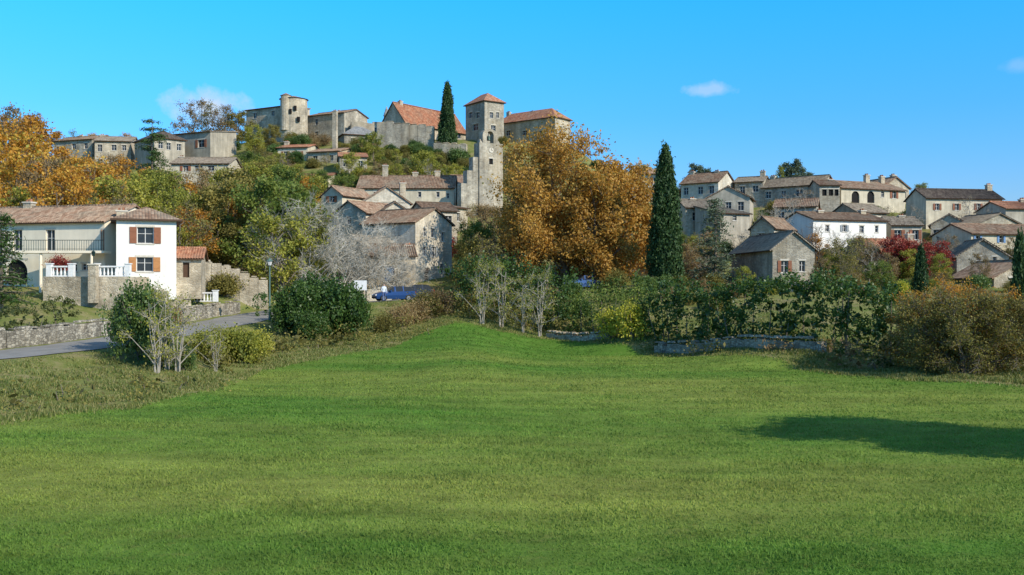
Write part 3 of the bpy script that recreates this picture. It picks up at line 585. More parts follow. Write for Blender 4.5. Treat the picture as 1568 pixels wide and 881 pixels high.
def grow(name,seed,H=10,Rr=4,cb=.25,n1=12,n2=5,n3=4,m=16,ls=.2,sig=.5,lm=L_GR,bm=BARK,drop=.12,flat=1.,n4=0,rt=.022,twig=.018,multi=1,top=.82):
    s=TB(seed); r=s.r; zc=H*(cb+1)/2; hz=H*(1-cb)/2; CL=[];CV=[]
    trunks=[]
    for k in range(multi):
        a=r.uniform(0,6.28); sp=0 if multi==1 else Rr*.35
        P=[np.array([0,0,-.3])+np.array([math.cos(a),math.sin(a),0])*(.15*(multi>1))]
        for i in range(1,7):
            P.append(np.array([math.cos(a)*sp*i/6+r.normal()*.012*H,math.sin(a)*sp*i/6+r.normal()*.012*H,H*top*i/6]))
        P=np.array(P); trunks.append(P); rr=H*rt/math.sqrt(multi); s.tube(P,np.linspace(rr,rr*.2,7)*np.array([1.35,1,1,1,1,1,1]),7)
    for i in range(n1):
        P=trunks[i%multi]; tz=-.75+1.7*(i+r.uniform(0,1))/n1; az=i*2.4+r.uniform(-.4,.4); hr=math.sqrt(max(0.02,1-min(1,abs(tz))**2.2))
        tip=np.array([Rr*hr*math.cos(az),Rr*hr*math.sin(az),0])*r.uniform(.7,1.05)+P[3]*np.array([1,1,0]); tip[2]=zc+hz*min(tz,.97)*r.uniform(.9,1.)
        hs=np.clip(tip[2]-math.hypot(tip[0],tip[1])*r.uniform(.5,1.)*flat,H*cb*.6,H*top*.97)
        st=np.array([np.interp(hs,P[:,2],P[:,c]) for c in range(3)])
        tt=np.linspace(0,1,5)[:,None]; L=st*(1-tt)+tip*tt; L[:,2]+=np.sin(tt[:,0]*math.pi)*Rr*.07; L[1:4]+=r.normal(size=(3,3))*Rr*.035
        r1=H*rt*.42*(1-.35*hs/H); s.tube(L,np.linspace(r1,r1*.25,5),5)
        for j in range(n2):
            q=r.uniform(.3,1.); b0=np.array([np.interp(q,tt[:,0],L[:,c]) for c in range(3)])
            dr=(tip-np.array([0,0,zc-hz*.4])); dr/=np.linalg.norm(dr)+1e-6; dr=dr*.7+r.normal(size=3)*.6; dr[2]+=.25; dr[2]*=flat; dr/=np.linalg.norm(dr)
            b1=b0+dr*Rr*r.uniform(.22,.45); mid=(b0+b1)/2+r.normal(size=3)*Rr*.03; s.tube([b0,mid,b1],[r1*.35,r1*.25,r1*.12],4)
            for k in range(n3):
                d2=dr+r.normal(size=3)*.75; d2[2]*=flat; d2/=np.linalg.norm(d2); c0=b0+(b1-b0)*r.uniform(.3,1); c1=c0+d2*Rr*r.uniform(.12,.24)
                s.tube([c0,c1],[twig*1.3,twig*.6],3)
                for w in range(n4):
                    d3=d2+r.normal(size=3)*.6; d3/=np.linalg.norm(d3); e0=c0+(c1-c0)*r.uniform(.2,1); s.tube([e0,e0+d3*Rr*r.uniform(.08,.16)],[twig*.8,twig*.4],3)
                if r.uniform()>drop: CL.append(c1);CV.append(r.uniform(.15,.85)); CL.append((c0+b1)/2);CV.append(r.uniform(.1,.7))
    if m and CL:
        C=np.array(CL); cv=np.array(CV); k=r.poisson(m,len(C)); Cr=np.repeat(C,k,0); vv=np.repeat(cv,k)
        Cr=Cr+r.normal(size=Cr.shape)*sig*np.array([1,1,.75*max(flat,.3)]); s.leaves(Cr,ls,vv*.65+r.uniform(0,.35,len(vv))+.0,flat=max(flat,.5))
    me=s.mesh(name,[bm,lm]); MH[name]=H*1.07; return me
def bush(name,seed,rx,ry,H,nc,m,ls,lm,bm=BARK,stems=6,sig=.28,core=1500,zlo=0.):
    s=TB(seed); r=s.r
    for i in range(stems):
        a=r.uniform(0,6.28); q=r.uniform(.3,.8); s.tube([[0,0,-.3],[rx*q*.4*math.cos(a),ry*q*.4*math.sin(a),H*.4],[rx*q*math.cos(a),ry*q*math.sin(a),H*.8]],[.07,.05,.015],5)
    ph=r.uniform(0,6.28,6)
    def rad(dx):
        az=np.arctan2(dx[:,1],dx[:,0]); el=dx[:,2]
        return 1+.13*np.sin(3*az+ph[0]+2*el)+.10*np.sin(5*az+ph[1]-4*el)+.08*np.sin(7*el+ph[2]+2*az)
    D=r.normal(size=(nc,3)); D/=np.linalg.norm(D,axis=1)[:,None]; D[:,2]=np.where(D[:,2]<-.6,-D[:,2],D[:,2])
    q=rad(D)*r.uniform(.68,1.,nc)
    C=D*q[:,None]*np.array([rx,ry,H*.55])+np.array([0,0,H*.45]); cv=r.uniform(.1,.8,nc)
    k=r.poisson(m,nc); Cr=np.repeat(C,k,0); Cr=Cr+r.normal(size=Cr.shape)*sig; vv=np.repeat(cv,k)*.6+r.uniform(0,.4,k.sum())
    ok=Cr[:,2]>zlo; s.leaves(Cr[ok],ls,vv[ok])
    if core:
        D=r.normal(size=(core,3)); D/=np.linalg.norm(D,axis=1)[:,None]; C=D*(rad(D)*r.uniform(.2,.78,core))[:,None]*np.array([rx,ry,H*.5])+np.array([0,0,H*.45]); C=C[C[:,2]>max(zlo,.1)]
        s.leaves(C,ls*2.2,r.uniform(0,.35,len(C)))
    MH[name]=H*1.15; return s.mesh(name,[bm,lm])
def cypress(name,seed,H,Rr,n_=14000,ls=.2,lm=L_CY,k=1.):
    s=TB(seed); r=s.r; s.tube([[0,0,-.3],[0,0,H*.9]],[.22,.03],7)
    def prof(t): return Rr*np.minimum(1,(t*5+.25))**.6*np.clip(1-t,0,1)**(.55*k)
    nc=n_//28; t=r.uniform(.02,1,nc)**1.15; az=r.uniform(0,6.28,nc)
    rr=prof(t)*r.uniform(.72,1.06,nc)*(1+.11*np.sin(az*3+t*9)); C=np.stack([rr*np.cos(az),rr*np.sin(az),t*H*.985],1); cv=r.uniform(.1,.8,nc)
    Cr=np.repeat(C,28,0)+r.normal(size=(nc*28,3))*np.array([.13,.13,.38])*(Rr/1.5)**.5; s.leaves(Cr,ls,np.repeat(cv,28)*.6+r.uniform(0,.4,nc*28),up=1.6,asp=.4)
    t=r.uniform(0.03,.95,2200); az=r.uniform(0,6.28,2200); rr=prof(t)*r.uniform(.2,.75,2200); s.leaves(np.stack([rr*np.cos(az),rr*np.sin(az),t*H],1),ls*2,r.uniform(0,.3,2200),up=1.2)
    MH[name]=H; return s.mesh(name,[BARK,lm])
def layered(name,seed,H,Rr,nlay=13,ls=.2,lm=L_CO,m=14,cone=1.,cb=.12,sig=.3):
    s=TB(seed); r=s.r; s.tube([[0,0,-.3],[.05,0,H*.5],[0,.05,H]],[H*.022,H*.014,.02],7); C=[];cv=[]
    for i in range(nlay):
        t=cb+(1-cb)*i/nlay; L=Rr*(1-(t-cb)/(1-cb))**cone+.25; nb=int(5+r.integers(0,3))
        for j in range(nb):
            az=r.uniform(0,6.28); l=L*r.uniform(.65,1.08); z=t*H+r.normal()*.1; e_=np.array([l*math.cos(az),l*math.sin(az),z-.12*l]); st=np.array([0,0,z])
            s.tube([st,(st+e_)/2+[0,0,.08*l],e_],[.06,.04,.015],4); nn=max(2,int(l/.45))
            for k in range(nn): q=(k+1)/nn; c=st+(e_-st)*q; C.append(c+np.array([0,0,.03])); cv.append(r.uniform(.1,.85))
    C=np.array(C); k=m; Cr=np.repeat(C,k,0)+r.normal(size=(len(C)*k,3))*np.array([sig,sig,sig*.45]); s.leaves(Cr,ls,np.repeat(cv,k)*.65+r.uniform(0,.35,len(Cr)),flat=.6,asp=.35)
    MH[name]=H; return s.mesh(name,[BARK,lm])
def put(me,name,u,d,H=None,rot=None,wid=1.,dz=0.,parent=None):
    p=W(u,d); o=bpy.data.objects.new(name,me); s=(H/MH[me.name]) if H else 1.; o.scale=(s*wid,s*wid,s); o.rotation_euler=(0,0,R(0,6.28) if rot is None else rot)
    o.location=(p.x,p.y,T(p.x,p.y)+dz); return link(o,parent)
def clear_of(p,m1,m2):
    return not any(-m1<(p-a).dot(t_)<L_+m1 and -m2<-(p-a).dot(n_)<D_+m1 for a,t_,n_,L_,D_ in FOOT)

V_OR=[grow('autumnA',1,10,4,.15,12,5,4,13,.17,.42,L_OR),grow('autumnB',2,10,3.6,.12,12,5,4,9,.17,.42,L_OR,multi=2)]
V_BR=[grow('brownA',3,10,3.8,.15,12,5,5,6,.15,.4,L_BR,n4=1),grow('brownB',4,9,4,.15,12,5,5,4,.15,.4,L_OL,n4=1,multi=3)]
V_YG=[grow('ygA',5,10,3.8,.12,12,5,4,15,.17,.42,L_YG),grow('ygB',6,9,4,.12,12,5,4,13,.17,.42,L_YG,multi=2)]
V_GR=[grow('greenA',7,10,4.2,.1,13,6,4,16,.18,.42,L_GR),grow('greenB',8,10,3.8,.12,12,6,4,16,.18,.42,L_OL)]
V_BA=[grow('bareA',9,9,4,.15,13,6,5,0,bm=BARKP,n4=2,twig=.014),grow('bareB',10,10,3.6,.2,12,6,5,1,.1,.3,L_BR,bm=BARKP,n4=2,multi=2,twig=.014),grow('bareC',12,8,3.5,.1,12,6,5,0,bm=BARK,n4=2,multi=3,twig=.014)]
V_SI=grow('silver_tree',13,9,5.4,.12,18,7,7,0,bm=BARKW,n4=3,multi=3,twig=.015,rt=.02)
V_BD=[bush('bushdA',20,2.2,2.2,3.4,170,40,.11,L_DK),bush('bushdB',21,2.4,2.0,3.0,170,40,.11,L_DK)]
V_BI=[bush('bushiA',22,2.,2.,2.6,120,34,.12,L_IV),bush('bushiB',23,1.8,2.,2.4,110,30,.12,L_OL,core=700)]
V_BY=[bush('bushyA',24,1.6,1.6,2.2,90,26,.1,L_YG,core=500)]
V_BO=[bush('bushoA',25,2.2,2,3,110,24,.1,L_OL,core=500,sig=.4),bush('bushoB',26,2,2,2.6,100,22,.1,L_BR,core=300,sig=.4)]
V_RD=[bush('bushrA',27,1.5,1.5,2,80,26,.09,L_RD,core=400)]
V_RT=grow('red_tree',28,6,2.6,.1,11,5,4,13,.13,.3,L_RD)

pl=grow('plane_tree',30,17,7.4,.06,26,8,6,17,.165,.55,L_PL,n4=0,drop=.1,multi=2,top=.85)
put(pl,'plane_tree',870,110,17.2,1.0)
pl2=grow('plane_tree_b',31,13,4.2,.08,16,7,5,18,.165,.46,L_PL,multi=1)
put(pl2,'plane_tree',950,112,14.4); put(pl2,'plane_tree',812,116,13,3.); put(pl2,'plane_tree',908,107,13.2,5.)
c1=cypress('cypress_a',40,14.5,2.0,26000,.17); c2=cypress('cypress_b',41,15.5,2.3,15000,.24)
put(c1,'cypress_tree',1019,103,14.3,1.); put(c2,'cypress_tree',685,193,13.8,2.,wid=.95)
c3=cypress('cypress_c',42,5,1.,6000,.14); put(c3,'cypress_tree',1410,90,4.6,wid=.8); put(c3,'cypress_tree',497,138,4,wid=.8); put(c3,'cypress_tree',1562,72,6.5,wid=.6)
sp=layered('spruce',43,10,2.8,17,.16,L_CO,16); put(sp,'spruce_tree',1095,103,9.6)
ce=layered('cedar',44,12,3.6,9,.2,L_CY,18,.45,.2,.35); put(ce,'cedar_tree',233,172,12.)
pn=layered('pine_left',45,8,2.6,13,.14,L_DK,18); put(pn,'fir_tree',2,71,7.2); put(pn,'fir_tree',-40,74,7)
rp=grow('round_pine',46,7,2.2,.42,11,5,5,13,.15,.3,L_CO,bm=BARK)
for u,d,h in ((1215,176,7),(1067,180,6.2),(985,182,6),(1237,177,4.6)): put(rp,'pine_tree',u,d,h)
put(V_YG[0],'poplar_tree',1195,174,6,wid=.5)
for u,d,h in ((470,102,9.8),(520,103.5,9.2),(578,105.5,7.6),(612,106,5.8)): put(V_SI,'bare_tree',u,d,h)
put(V_BA[0],'bare_tree',432,106,7)
for u,d,h in ((1205,134,8),(1180,128,7),(1290,118,5.4),(1312,110,4.6),(1490,140,6),(1330,108,4.5),(1445,112,4.5),(1155,110,4.5),(1225,148,7),(1400,142,5),(1250,122,6)): put(random.choice(V_BA),'bare_tree',u,d,h)
for u,d,h,v in ((395,112,11.,V_GR[0]),(350,116,10.,V_GR[1]),(425,120,10,V_GR[0]),(375,124,11,V_GR[1]),(335,112,7,V_GR[1]),(255,112,8,V_YG[0]),(290,108,7,V_OR[0]),(270,104,5,V_YG[1]),(310,118,8,V_YG[1]),(240,120,9,V_YG[0]),(440,140,8,V_GR[0]),(470,150,7,V_YG[1]),(490,160,5,V_GR[0]),(405,150,9,V_YG[1]),(350,150,7,V_GR[1]),(330,205,9,V_BR[1]),(345,203,9,V_BR[0]),(298,205,11,V_BR[0]),(365,205,7,V_GR[1]),(415,196,5,V_GR[1]),(390,188,6,V_YG[0]),(572,180,6,V_YG[0]),(560,184,5,V_GR[0]),
  (25,118,14,V_OR[0]),(-25,122,15,V_OR[1]),(70,112,11,V_BR[0]),(110,110,10,V_OR[1]),(150,112,11,V_OR[0]),(190,108,9.5,V_YG[1]),(45,150,14,V_OR[1]),(0,165,14,V_BR[0]),(130,140,10,V_OR[0]),(175,150,9,V_BR[0]),(90,155,9,V_OR[1]),(215,130,9,V_YG[0]),(300,132,8,V_OR[0]),(330,130,8,V_BR[0])): put(v,'hillside_tree',u,d,h)
msk=lambda u:np.interp(u,[-80,60,75,205,215,330,350,470,490],[180,184,240,240,258,258,236,240,270])
cnt=0
for i in range(600):
    u=R(-80,470); d=R(98,186)
    if cnt>58: break
    p=W(u,d)
    if not clear_of(p,2,2.5): continue
    zb=T(p.x,p.y); h=min(R(7,11),Zp(msk(u)+R(0,14),d)-zb)
    if h<3.5: continue
    w=random.random()
    if u<230: v=random.choice(V_OR if w<.42 else V_BR if w<.68 else V_YG if w<.86 else V_BA)
    else: v=random.choice(V_GR if w<.38 else V_YG if w<.72 else V_BR if w<.9 else V_OR)
    put(v,'hillside_tree',u,d,h); cnt+=1
cnt=0
for i in range(500):
    u=R(370,775); d=R(152,200)
    if cnt>44: break
    p=W(u,d)
    if not clear_of(p,1.2,2): continue
    h=min(R(3.5,6.5),Zp(R(228,242) if u<560 or u>600 else R(246,256),d)-T(p.x,p.y))
    if h<2.2: continue
    w=random.random(); put(random.choice(V_GR if w<.4 else V_YG if w<.6 else V_BR if w<.85 else V_BA),'hillside_tree',u,d,h); cnt+=1
cnt=0
for i in range(900):
    u=R(985,1610); d=R(104,178)
    if cnt>74: break
    p=W(u,d)
    if not clear_of(p,1.0,1.6): continue
    h=min(R(3,6.),Zp(np.interp(d,[100,178],[392,280]),d)-T(p.x,p.y))
    if h<2: continue
    w=random.random(); put(random.choice(V_GR if w<.25 else V_YG if w<.37 else V_BR if w<.66 else V_OR if w<.72 else V_BA),'garden_tree',u,d,h); cnt+=1
for u in range(-60,210,20): put(random.choice(V_BA+V_OR+V_BR),'hilltop_tree',u+R(-6,6),R(196,206),R(5,7.5) if u>60 else R(8,10.5))
sh=empty('hillside_shrubs'); cnt=0
POOL=V_BD+V_BI*2+V_BO*3+V_BY+[V_BI[1]]*2
for i in range(2500):
    if i%3==0: u=R(370,780); d=R(150,204)
    elif i%3==1: u=R(980,1640); d=R(92,185)
    else: u=R(-60,1640); d=R(88,200)
    if cnt>400: break
    p=W(u,d)
    if not clear_of(p,1,1.8): continue
    if d<114 and 520<u<700: continue
    q,_=road_dist(np.array([p.x]),np.array([p.y]))
    if q[0]<3.8: continue
    hh=R(1.3,3.) if u<500 else R(1.,2.3)
    if d<105 and u>1000: hh=R(1.,1.7)
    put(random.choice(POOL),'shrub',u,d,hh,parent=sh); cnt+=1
for u,d,h,v in ((640,190,2.6,V_BI[0]),(702,186,3.2,V_BI[0]),(655,189,2.2,V_BD[0]),(735,186,2.2,V_BI[1]),(680,130,3.,V_RD[0]),(1388,111,4.,V_RD[0]),(1372,109,5.,V_RT),(1395,108,4.6,V_RT),(1435,107,4,V_RT),(1402,106,2.6,V_YG[1]),(720,112,5,V_GR[1]),(735,118,6.5,V_GR[0]),(755,125,7.5,V_BR[0]),(712,106,4.5,V_GR[1]),(745,104,6,V_BR[1]),(725,130,6,V_BR[0]),(770,112,6,V_BR[0])): put(v,'garden_shrub',u,d,h)
for u,d,h in ((1052,110,4.4),(1082,113,4),(1140,94,3.0),(1360,104,3.6),(1350,96,3.2),(1440,100,3.2),(1300,100,3.6),(1258,97,3.4),(1455,120,3.4),(1500,96,3.4),(1360,138,3.5),(1290,106,5),(1325,110,4.6)): put(random.choice(V_GR+V_BR+V_YG),'garden_tree',u,d,h)

def hedge(name,pts,wd,H0,nper,m,ls,lm,jag=.25,sig=.2,zl=0.,seed=3):
    s=TB(seed); r=s.r; C=[];G=[]; pts=[Vector(p) for p in pts]
    for i in range(len(pts)-1):
        a,b_=pts[i],pts[i+1]; L=(b_-a).length; tt=(b_-a)/L; nn=Vector((-tt.y,tt.x))
        for k in range(int(L*nper)):
            sx_=r.uniform(0,L); c=a+tt*sx_; hh=H0*(1+jag*(.5*math.sin(c.x*.8+c.y*.5)+.35*math.sin(c.x*1.9+1)+.3*r.normal()*.5))
            w=wd/2*(1+.8*jag*math.sin(c.x*1.3+c.y))
            f=r.uniform()
            if f<.42: y_,z_=-w*r.uniform(.8,1),hh*r.uniform(.03,1)
            elif f<.58: y_,z_=w*r.uniform(.8,1),hh*r.uniform(.03,1)
            elif f<.82: y_,z_=w*r.uniform(-.9,.9),hh*r.uniform(.85,1.)
            else: y_,z_=w*r.uniform(-.7,.7),hh*r.uniform(.1,.85)
            p=c+nn*y_*(1-.25*(z_/hh)**3*min(1,jag*4)); C.append((p.x,p.y,z_)); G.append(f>=.82)
    C=np.array(C); G=np.array(G); C[:,2]+=Tv(C[:,0],C[:,1])+zl; O=C.mean(0); C=C-O; cv=r.uniform(.05,.85,len(C))
    S=~G; k=r.poisson(m,S.sum()); Cr=np.repeat(C[S],k,0); Cr=Cr+r.normal(size=Cr.shape)*sig; s.leaves(Cr,ls,np.repeat(cv[S],k)*.6+r.uniform(0,.4,len(Cr)))
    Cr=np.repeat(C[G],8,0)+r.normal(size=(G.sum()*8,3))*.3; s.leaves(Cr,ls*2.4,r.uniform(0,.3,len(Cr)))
    for i in range(0,len(C),14): 
        q=C[i]; g0=T(q[0]+O[0],q[1]+O[1])-O[2]; s.tube([[q[0],q[1],g0-.2],[q[0]+r.normal()*.3,q[1]+r.normal()*.2,max(q[2],g0+.3)]],[.05,.015],4)
    o=bpy.data.objects.new(name,s.mesh(name,[BARK,lm])); o.location=O; link(o)
I1=[i for i in I0 if ROAD[i,1]<69]
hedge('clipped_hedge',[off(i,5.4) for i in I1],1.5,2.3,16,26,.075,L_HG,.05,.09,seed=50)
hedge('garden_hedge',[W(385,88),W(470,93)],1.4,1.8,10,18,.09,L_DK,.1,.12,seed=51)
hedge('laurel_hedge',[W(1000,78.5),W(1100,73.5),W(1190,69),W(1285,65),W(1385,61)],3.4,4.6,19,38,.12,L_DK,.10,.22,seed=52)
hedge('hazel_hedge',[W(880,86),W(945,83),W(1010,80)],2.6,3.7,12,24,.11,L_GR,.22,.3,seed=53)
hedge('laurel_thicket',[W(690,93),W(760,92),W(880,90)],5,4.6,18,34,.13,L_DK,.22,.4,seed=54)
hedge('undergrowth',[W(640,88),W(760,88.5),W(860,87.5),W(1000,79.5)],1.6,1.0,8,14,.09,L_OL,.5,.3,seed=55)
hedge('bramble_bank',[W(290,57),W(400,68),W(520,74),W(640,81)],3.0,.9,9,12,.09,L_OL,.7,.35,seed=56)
hedge('bramble_bank',[W(-60,40),W(60,41.5),W(180,45),W(290,51)],3.5,.4,8,10,.07,L_OL,.9,.3,seed=57)
hedge('hazel_hedge',[W(900,96),W(985,94)],2.6,2.4,10,20,.12,L_GR,.25,.3,seed=58)
hedge('bramble_bank',[W(1270,61.4),W(1380,57.5)],2.0,1.5,8,12,.09,L_BR,.5,.3,seed=59)
hedge('wall_brambles',[W(1040,72),W(1110,69)],.8,.5,6,12,.07,L_OL,.9,.25,seed=70)
hedge('wall_brambles',[W(1170,66),W(1215,64)],.8,.45,6,12,.07,L_BR,.9,.25,seed=71)
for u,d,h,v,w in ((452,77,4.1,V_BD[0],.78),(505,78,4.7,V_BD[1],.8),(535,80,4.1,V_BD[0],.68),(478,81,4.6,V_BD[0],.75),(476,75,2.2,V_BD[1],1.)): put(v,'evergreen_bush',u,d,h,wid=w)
for u,d,h,v in ((632,86,2.2,V_BO[1]),(612,84,2.0,V_BO[1]),(588,82,1.7,V_BO[0]),(652,88,2.6,V_BO[0]),(672,89,2.4,V_BO[1])): put(v,'brown_bush',u,d,h)
for u,d,h in ((345,62,2.3),(372,62,2.3),(395,65,1.9),(310,60,1.8)): put(V_BY[0],'yellow_shrub',u,d,h,wid=.8)
ty=bush('ye',60,1.2,1.2,2.6,60,26,.1,L_YE,core=200); put(ty,'yellow_shrub',380,63,2.); put(ty,'yellow_shrub',935,79.5,2.6,wid=1.); put(ty,'yellow_shrub',968,77.5,3.2,wid=.9); put(ty,'yellow_shrub',1380,86,2.)
iv=bush('ivy_crown',61,2.1,2.,3.6,170,38,.09,L_IV,stems=8,sig=.25,core=700)
put(iv,'ivy_bush',214,56.5,4.8,wid=.72); put(iv,'ivy_bush',196,60,3.2,wid=.7); put(iv,'ivy_bush',280,55,1.6,wid=.9); put(iv,'ivy_bush',246,55,3.2,wid=.6)
bs=grow('thicket_tree',62,6,1.9,.1,12,5,4,3,.07,.2,L_YG,bm=BARKP,n4=1,multi=5,twig=.010,rt=.022)
for u,d,h in ((240,52.5,5.),(272,53.5,4.6),(256,54,3.8),(330,57,3.),(738,86,6.),(768,86,6.4),(800,85.5,5.4),(826,85,6.2)): put(bs,'bare_sapling',u,d,h,wid=.95)
ab=grow('autumn_shrub',63,6,3.1,.03,20,7,6,9,.075,.26,L_OL,n4=1,multi=6,twig=.012)
ab2=grow('autumn_shrub_b',64,6,3.0,.03,20,7,6,9,.075,.26,L_OR,n4=1,multi=6,twig=.012)
for u,d,h,v in ((1425,57,4.6,ab),(1478,55,5.,ab),(1450,58,5.,ab2),(1520,55.5,4.7,ab),(1505,57,4.6,ab2),(1578,55,4.,ab),(1405,59,3.8,ab2)): put(v,'autumn_shrub',u,d,h)
put(V_RD[0],'red_shrub',90,78.8,1.3,dz=2.); put(V_BO[1],'garden_shrub',262,77,1.6)
sp_=grow('field_tree',65,9,2.9,.12,14,6,5,22,.15,.35,L_GR)
o=bpy.data.objects.new('field_tree',sp_); o.location=(22.6,28.2,T(22.6,28.2)); link(o)
o=bpy.data.objects.new('field_tree',sp_); o.location=(25.6,27.8,T(25.6,27.8)); o.rotation_euler=(0,0,2); link(o)

# ------------------------------------------------------------------ lamp, cars, person, sign
e=custom('street_lamp',413,84); mb=MB(); p=W(413,84); z0=T(p.x,p.y); zt=Zp(408,84)
mb.cyl(p.x,p.y,.13,.10,z0-.2,z0+.9,10); mb.cyl(p.x,p.y,.08,.055,z0+.9,zt,10); mb.cyl(p.x,p.y,.06,.2,zt,zt+.08,8); mb.cyl(p.x,p.y,.13,.22,zt+.08,zt+.45,6,1); mb.cyl(p.x,p.y,.3,.04,zt+.45,zt+.65,8); mb.cyl(p.x,p.y,.04,.04,zt+.65,zt+.75,6)
mb.build('post_and_lantern',e,[mat_plain('lamp_green',(.10,.17,.14),.5),FRAME],e.location)
TYRE=mat_plain('tyre',(.02,.02,.02),.8); RIM=mat_plain('rim',(.5,.5,.5),.3,.8); LAMPR=mat_plain('lamp_red',(.5,.03,.02),.3); LAMPW=mat_plain('lamp_clear',(.8,.8,.8),.15)
def car(name,u,d,yaw,col):
    pm=mat_plain(name+'_paint',col,.25,.2,.03); p=W(u,d); e=empty(name,(p.x,p.y,T(p.x,p.y)+.06)); e.rotation_euler=(0,0,yaw)
    S=[(0,.38,.58,.62,.68,.60),(.12,.24,.66,.72,.80,.70),(.6,.22,.80,.86,.85,.76),(1.05,.22,.90,.96,.87,.74),(1.2,.22,.92,1.0,.87,.74),(1.9,.22,.95,1.44,.88,.60),(2.05,.22,.95,1.47,.88,.61),(2.8,.22,.97,1.49,.88,.61),(2.9,.22,.97,1.48,.88,.61),(3.55,.22,.99,1.42,.87,.60),(3.95,.24,.99,1.04,.84,.70),(4.1,.3,.86,.9,.80,.72),(4.15,.4,.6,.62,.76,.66)]
    mb=MB(); cx=2.08
    ring=lambda s:[(s[0]-cx,-s[4]*.94,s[1]),(s[0]-cx,-s[4],(s[1]+s[2])/2),(s[0]-cx,-s[4]*.97,s[2]),(s[0]-cx,-s[5],s[3]),(s[0]-cx,s[5],s[3]),(s[0]-cx,s[4]*.97,s[2]),(s[0]-cx,s[4],(s[1]+s[2])/2),(s[0]-cx,s[4]*.94,s[1])]
    for a,b_ in zip(S[:-1],S[1:]):
        ra,rb=ring(a),ring(b_)
        for k in range(7):
            g=0
            if k in (2,4) and a[0]>=1.2 and b_[0]<=3.95 and (b_[0]-a[0])>.2: g=1
            if k==3 and ((a[0]>=1.2 and b_[0]<=1.9) or (a[0]>=3.55 and b_[0]<=3.95)): g=1
            mb.face([ra[k],rb[k],rb[k+1],ra[k+1]],g)
        mb.face([ra[7],rb[7],rb[0],ra[0]],2)
    mb.face(ring(S[0])[::-1],0); mb.face(ring(S[-1]),0)
    mb.build('body',e,[pm,GLASS,TYRE],(0,0,0))
    mw=MB()
    for x_ in (.78-cx,3.35-cx):
        for sy in (-1,1):
            n_=18; o1=sy*.90;o0=sy*.68
            a=[(x_+.32*math.cos(6.283*i/n_),o1,.32+.32*math.sin(6.283*i/n_)) for i in range(n_)]; b_=[(q[0],o0,q[2]) for q in a]; mw.prism(b_,a,0)
            a=[(x_+.2*math.cos(6.283*i/n_),o1+sy*.012,.32+.2*math.sin(6.283*i/n_)) for i in range(n_)]; b_=[(q[0],o1+sy*.001,q[2]) for q in a]; mw.prism(b_,a,1)
    for sy in (-.58,.58):
        mw.box((.06-cx,sy),Vector((1,0)),.07,.16,.56,.68,2); mw.box((4.08-cx,sy),Vector((1,0)),.08,.12,.68,.92,3); mw.box((1.5-cx,sy*1.62),Vector((1,0)),.08,.1,.95,1.08,4)
    mw.box((-.02-cx+.04,0),Vector((1,0)),.05,.6,.3,.44,0); mw.box((4.14-cx,0),Vector((1,0)),.03,.26,.55,.66,2)
    mw.build('wheels_and_lamps',e,[TYRE,RIM,LAMPW,LAMPR,pm],(0,0,0))
car('blue_car',603,98.2,math.radians(24),(.022,.065,.19)); car('parked_car',634,105.5,math.radians(18),(.04,.05,.07)); car('blue_car',893,106,math.radians(20),(.06,.12,.28))
def person(u,d):
    p=W(u,d); z=T(p.x,p.y)+.03
    J=[((0,0,.95),.15),((0,0,1.15),.135),((0,0,1.38),.16),((0,0,1.50),.065),((0,-.01,1.62),.10),((0,0,1.72),.085),
       ((-.19,0,1.40),.065),((-.26,-.03,1.14),.05),((-.22,-.18,.97),.038),((-.2,-.25,.93),.035),((.19,0,1.40),.065),((.27,.02,1.14),.05),((.27,-.05,.90),.038),((.27,-.08,.80),.034),
       ((-.10,0,.88),.10),((-.12,-.04,.5),.07),((-.12,0,.1),.048),((-.13,-.14,.05),.04),((.10,0,.88),.10),((.13,.08,.5),.07),((.14,.16,.1),.048),((.15,.03,.05),.04)]
    E=[(0,1),(1,2),(2,3),(3,4),(4,5),(2,6),(6,7),(7,8),(8,9),(2,10),(10,11),(11,12),(12,13),(0,14),(14,15),(15,16),(16,17),(0,18),(18,19),(19,20),(20,21)]
    me=bpy.data.meshes.new('pedestrian'); me.from_pydata([j[0] for j in J],E,[]); o=bpy.data.objects.new('pedestrian',me); link(o)
    o.modifiers.new('Skin','SKIN')
    for i,j in enumerate(J): me.skin_vertices[0].data[i].radius=(j[1],j[1]*(.75 if i<3 else 1))
    me.skin_vertices[0].data[0].use_root=True
    o.modifiers.new('Sub','SUBSURF').render_levels=2; o.modifiers['Sub'].levels=2
    dg=bpy.context.evaluated_depsgraph_get(); nm=bpy.data.meshes.new_from_object(o.evaluated_get(dg)); o.modifiers.clear(); o.data=nm
    nm.materials.clear()
    for mm in (mat_plain('jacket',(.62,.66,.72),.8),mat_plain('jeans',(.07,.11,.24),.9),mat_plain('skin',(.5,.3,.22),.6),mat_plain('hair',(.06,.04,.03),.8),TYRE): nm.materials.append(mm)
    for f in nm.polygons:
        c=f.center; f.material_index=4 if c.z<.11 else 1 if (c.z<.95 and abs(c.x)<.21) else 0
        if c.z>1.52: f.material_index=3 if (c.z>1.68 or c.y>.02) else 2
        if abs(c.x)>.17 and c.z<1.0 and (c.y<-.13 or c.z<.87) and c.z>.7: f.material_index=2
        f.use_smooth=True
    o.location=(p.x,p.y,z); o.rotation_euler=(0,0,.5)
person(588,95.6)
e=custom('information_sign',552,100); mb=MB(); p=W(552,100); z0=T(p.x,p.y)
for s_ in (-.55,.55): mb.box((p.x+s_,p.y),t,.04,.04,z0-.2,z0+2.4,1)
mb.box((p.x,p.y-.06),t,.65,.015,z0+1.3,z0+2.3,0); mb.build('panel_and_posts',e,[WHITEP,METAL],e.location)

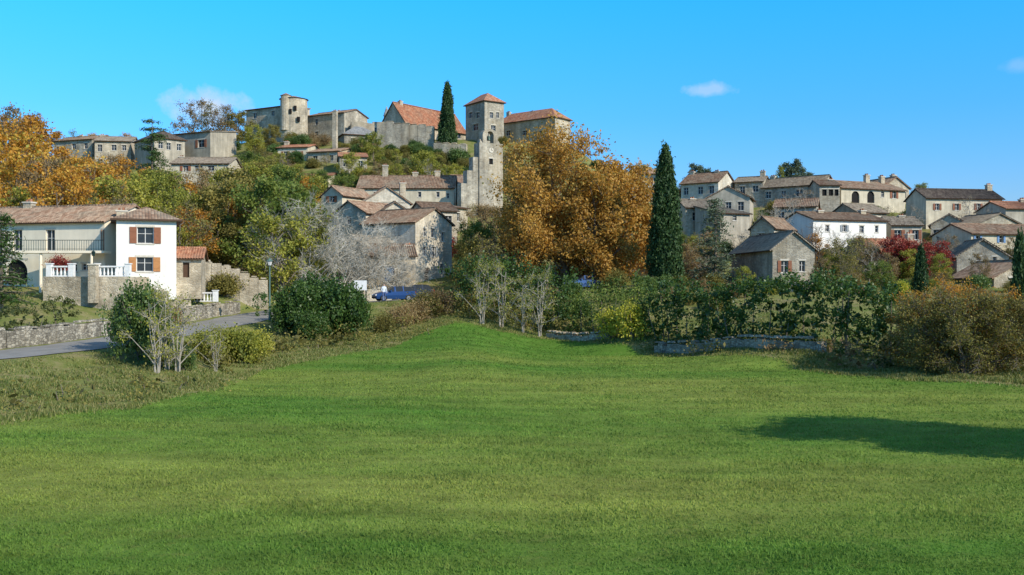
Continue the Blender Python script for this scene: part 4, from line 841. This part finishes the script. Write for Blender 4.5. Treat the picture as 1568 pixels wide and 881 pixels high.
# ------------------------------------------------------------------ light, sky, camera
az=math.radians(51); el=math.radians(31)
sd=Vector((math.sin(az)*math.cos(el),-math.cos(az)*math.cos(el),math.sin(el)))
ld=bpy.data.lights.new('sun','SUN'); ld.energy=5.0; ld.angle=math.radians(.5); ld.color=(1,.93,.80); lo=bpy.data.objects.new('sun',ld); lo.rotation_euler=sd.to_track_quat('Z','Y').to_euler(); link(lo)
w=bpy.data.worlds.new('World'); SC.world=w; w.use_nodes=True; nt=w.node_tree; nt.nodes.clear()
out=N(nt,'ShaderNodeOutputWorld'); bg=N(nt,'ShaderNodeBackground'); bg.inputs[1].default_value=.15
sky=N(nt,'ShaderNodeTexSky',sky_type='NISHITA'); sky.sun_disc=False; sky.sun_elevation=el; sky.sun_rotation=math.atan2(sd.x,sd.y); sky.air_density=1.0; sky.dust_density=.2; sky.ozone_density=2.5; sky.altitude=200
tc=N(nt,'ShaderNodeTexCoord'); sz_=N(nt,'ShaderNodeSeparateXYZ'); nt.links.new(tc.outputs['Generated'],sz_.inputs[0])
tint=ramp(nt,sz_.outputs[2],[(0,(.20,.25,.36)),(.08,(.165,.25,.36)),(.17,(.10,.31,.46)),(.32,(.04,.45,.72)),(.6,(.38,.42,.42)),(1,(.55,.50,.42))])
col=mix(nt,1.,sky.outputs[0],tint,'MULTIPLY'); col=mix(nt,1.,col,(3,3,3),'MULTIPLY')
for (cu,cp,wx,wz,amt,sc) in ((318,166,.042,.022,.9,14),(1088,137,.030,.008,.45,20),(1565,100,.02,.008,.2,16)):
    c=Vector(((cu-CX)/F,1,(CY-cp)/F)).normalized()
    s1=N(nt,'ShaderNodeVectorMath',operation='SUBTRACT'); nt.links.new(tc.outputs['Generated'],s1.inputs[0]); s1.inputs[1].default_value=c
    s2=N(nt,'ShaderNodeVectorMath',operation='DIVIDE'); nt.links.new(s1.outputs[0],s2.inputs[0]); s2.inputs[1].default_value=(wx,wx*2,wz)
    s3=N(nt,'ShaderNodeVectorMath',operation='LENGTH'); nt.links.new(s2.outputs[0],s3.inputs[0])
    f=math_(nt,'SUBTRACT',1.,s3.outputs['Value']); nz=noise(nt,tc.outputs['Generated'],sc*3,6,.6)
    f=math_(nt,'ADD',f,math_(nt,'MULTIPLY',math_(nt,'SUBTRACT',nz,.5),1.6)); f=maprange(nt,f,0,.8,0,amt)
    col=mix(nt,f,col,(4.4,5.1,6.1))
nt.links.new(col,bg.inputs[0]); nt.links.new(bg.outputs[0],out.inputs[0])
cd=bpy.data.cameras.new('camera'); cd.lens=36*F/1568; cd.clip_end=8000; cd.clip_start=.1; co=bpy.data.objects.new('camera',cd); co.location=(0,0,0); co.rotation_euler=(math.pi/2,0,0); link(co); SC.camera=co
SC.view_settings.view_transform='Standard'; SC.view_settings.look='None'; SC.view_settings.exposure=0
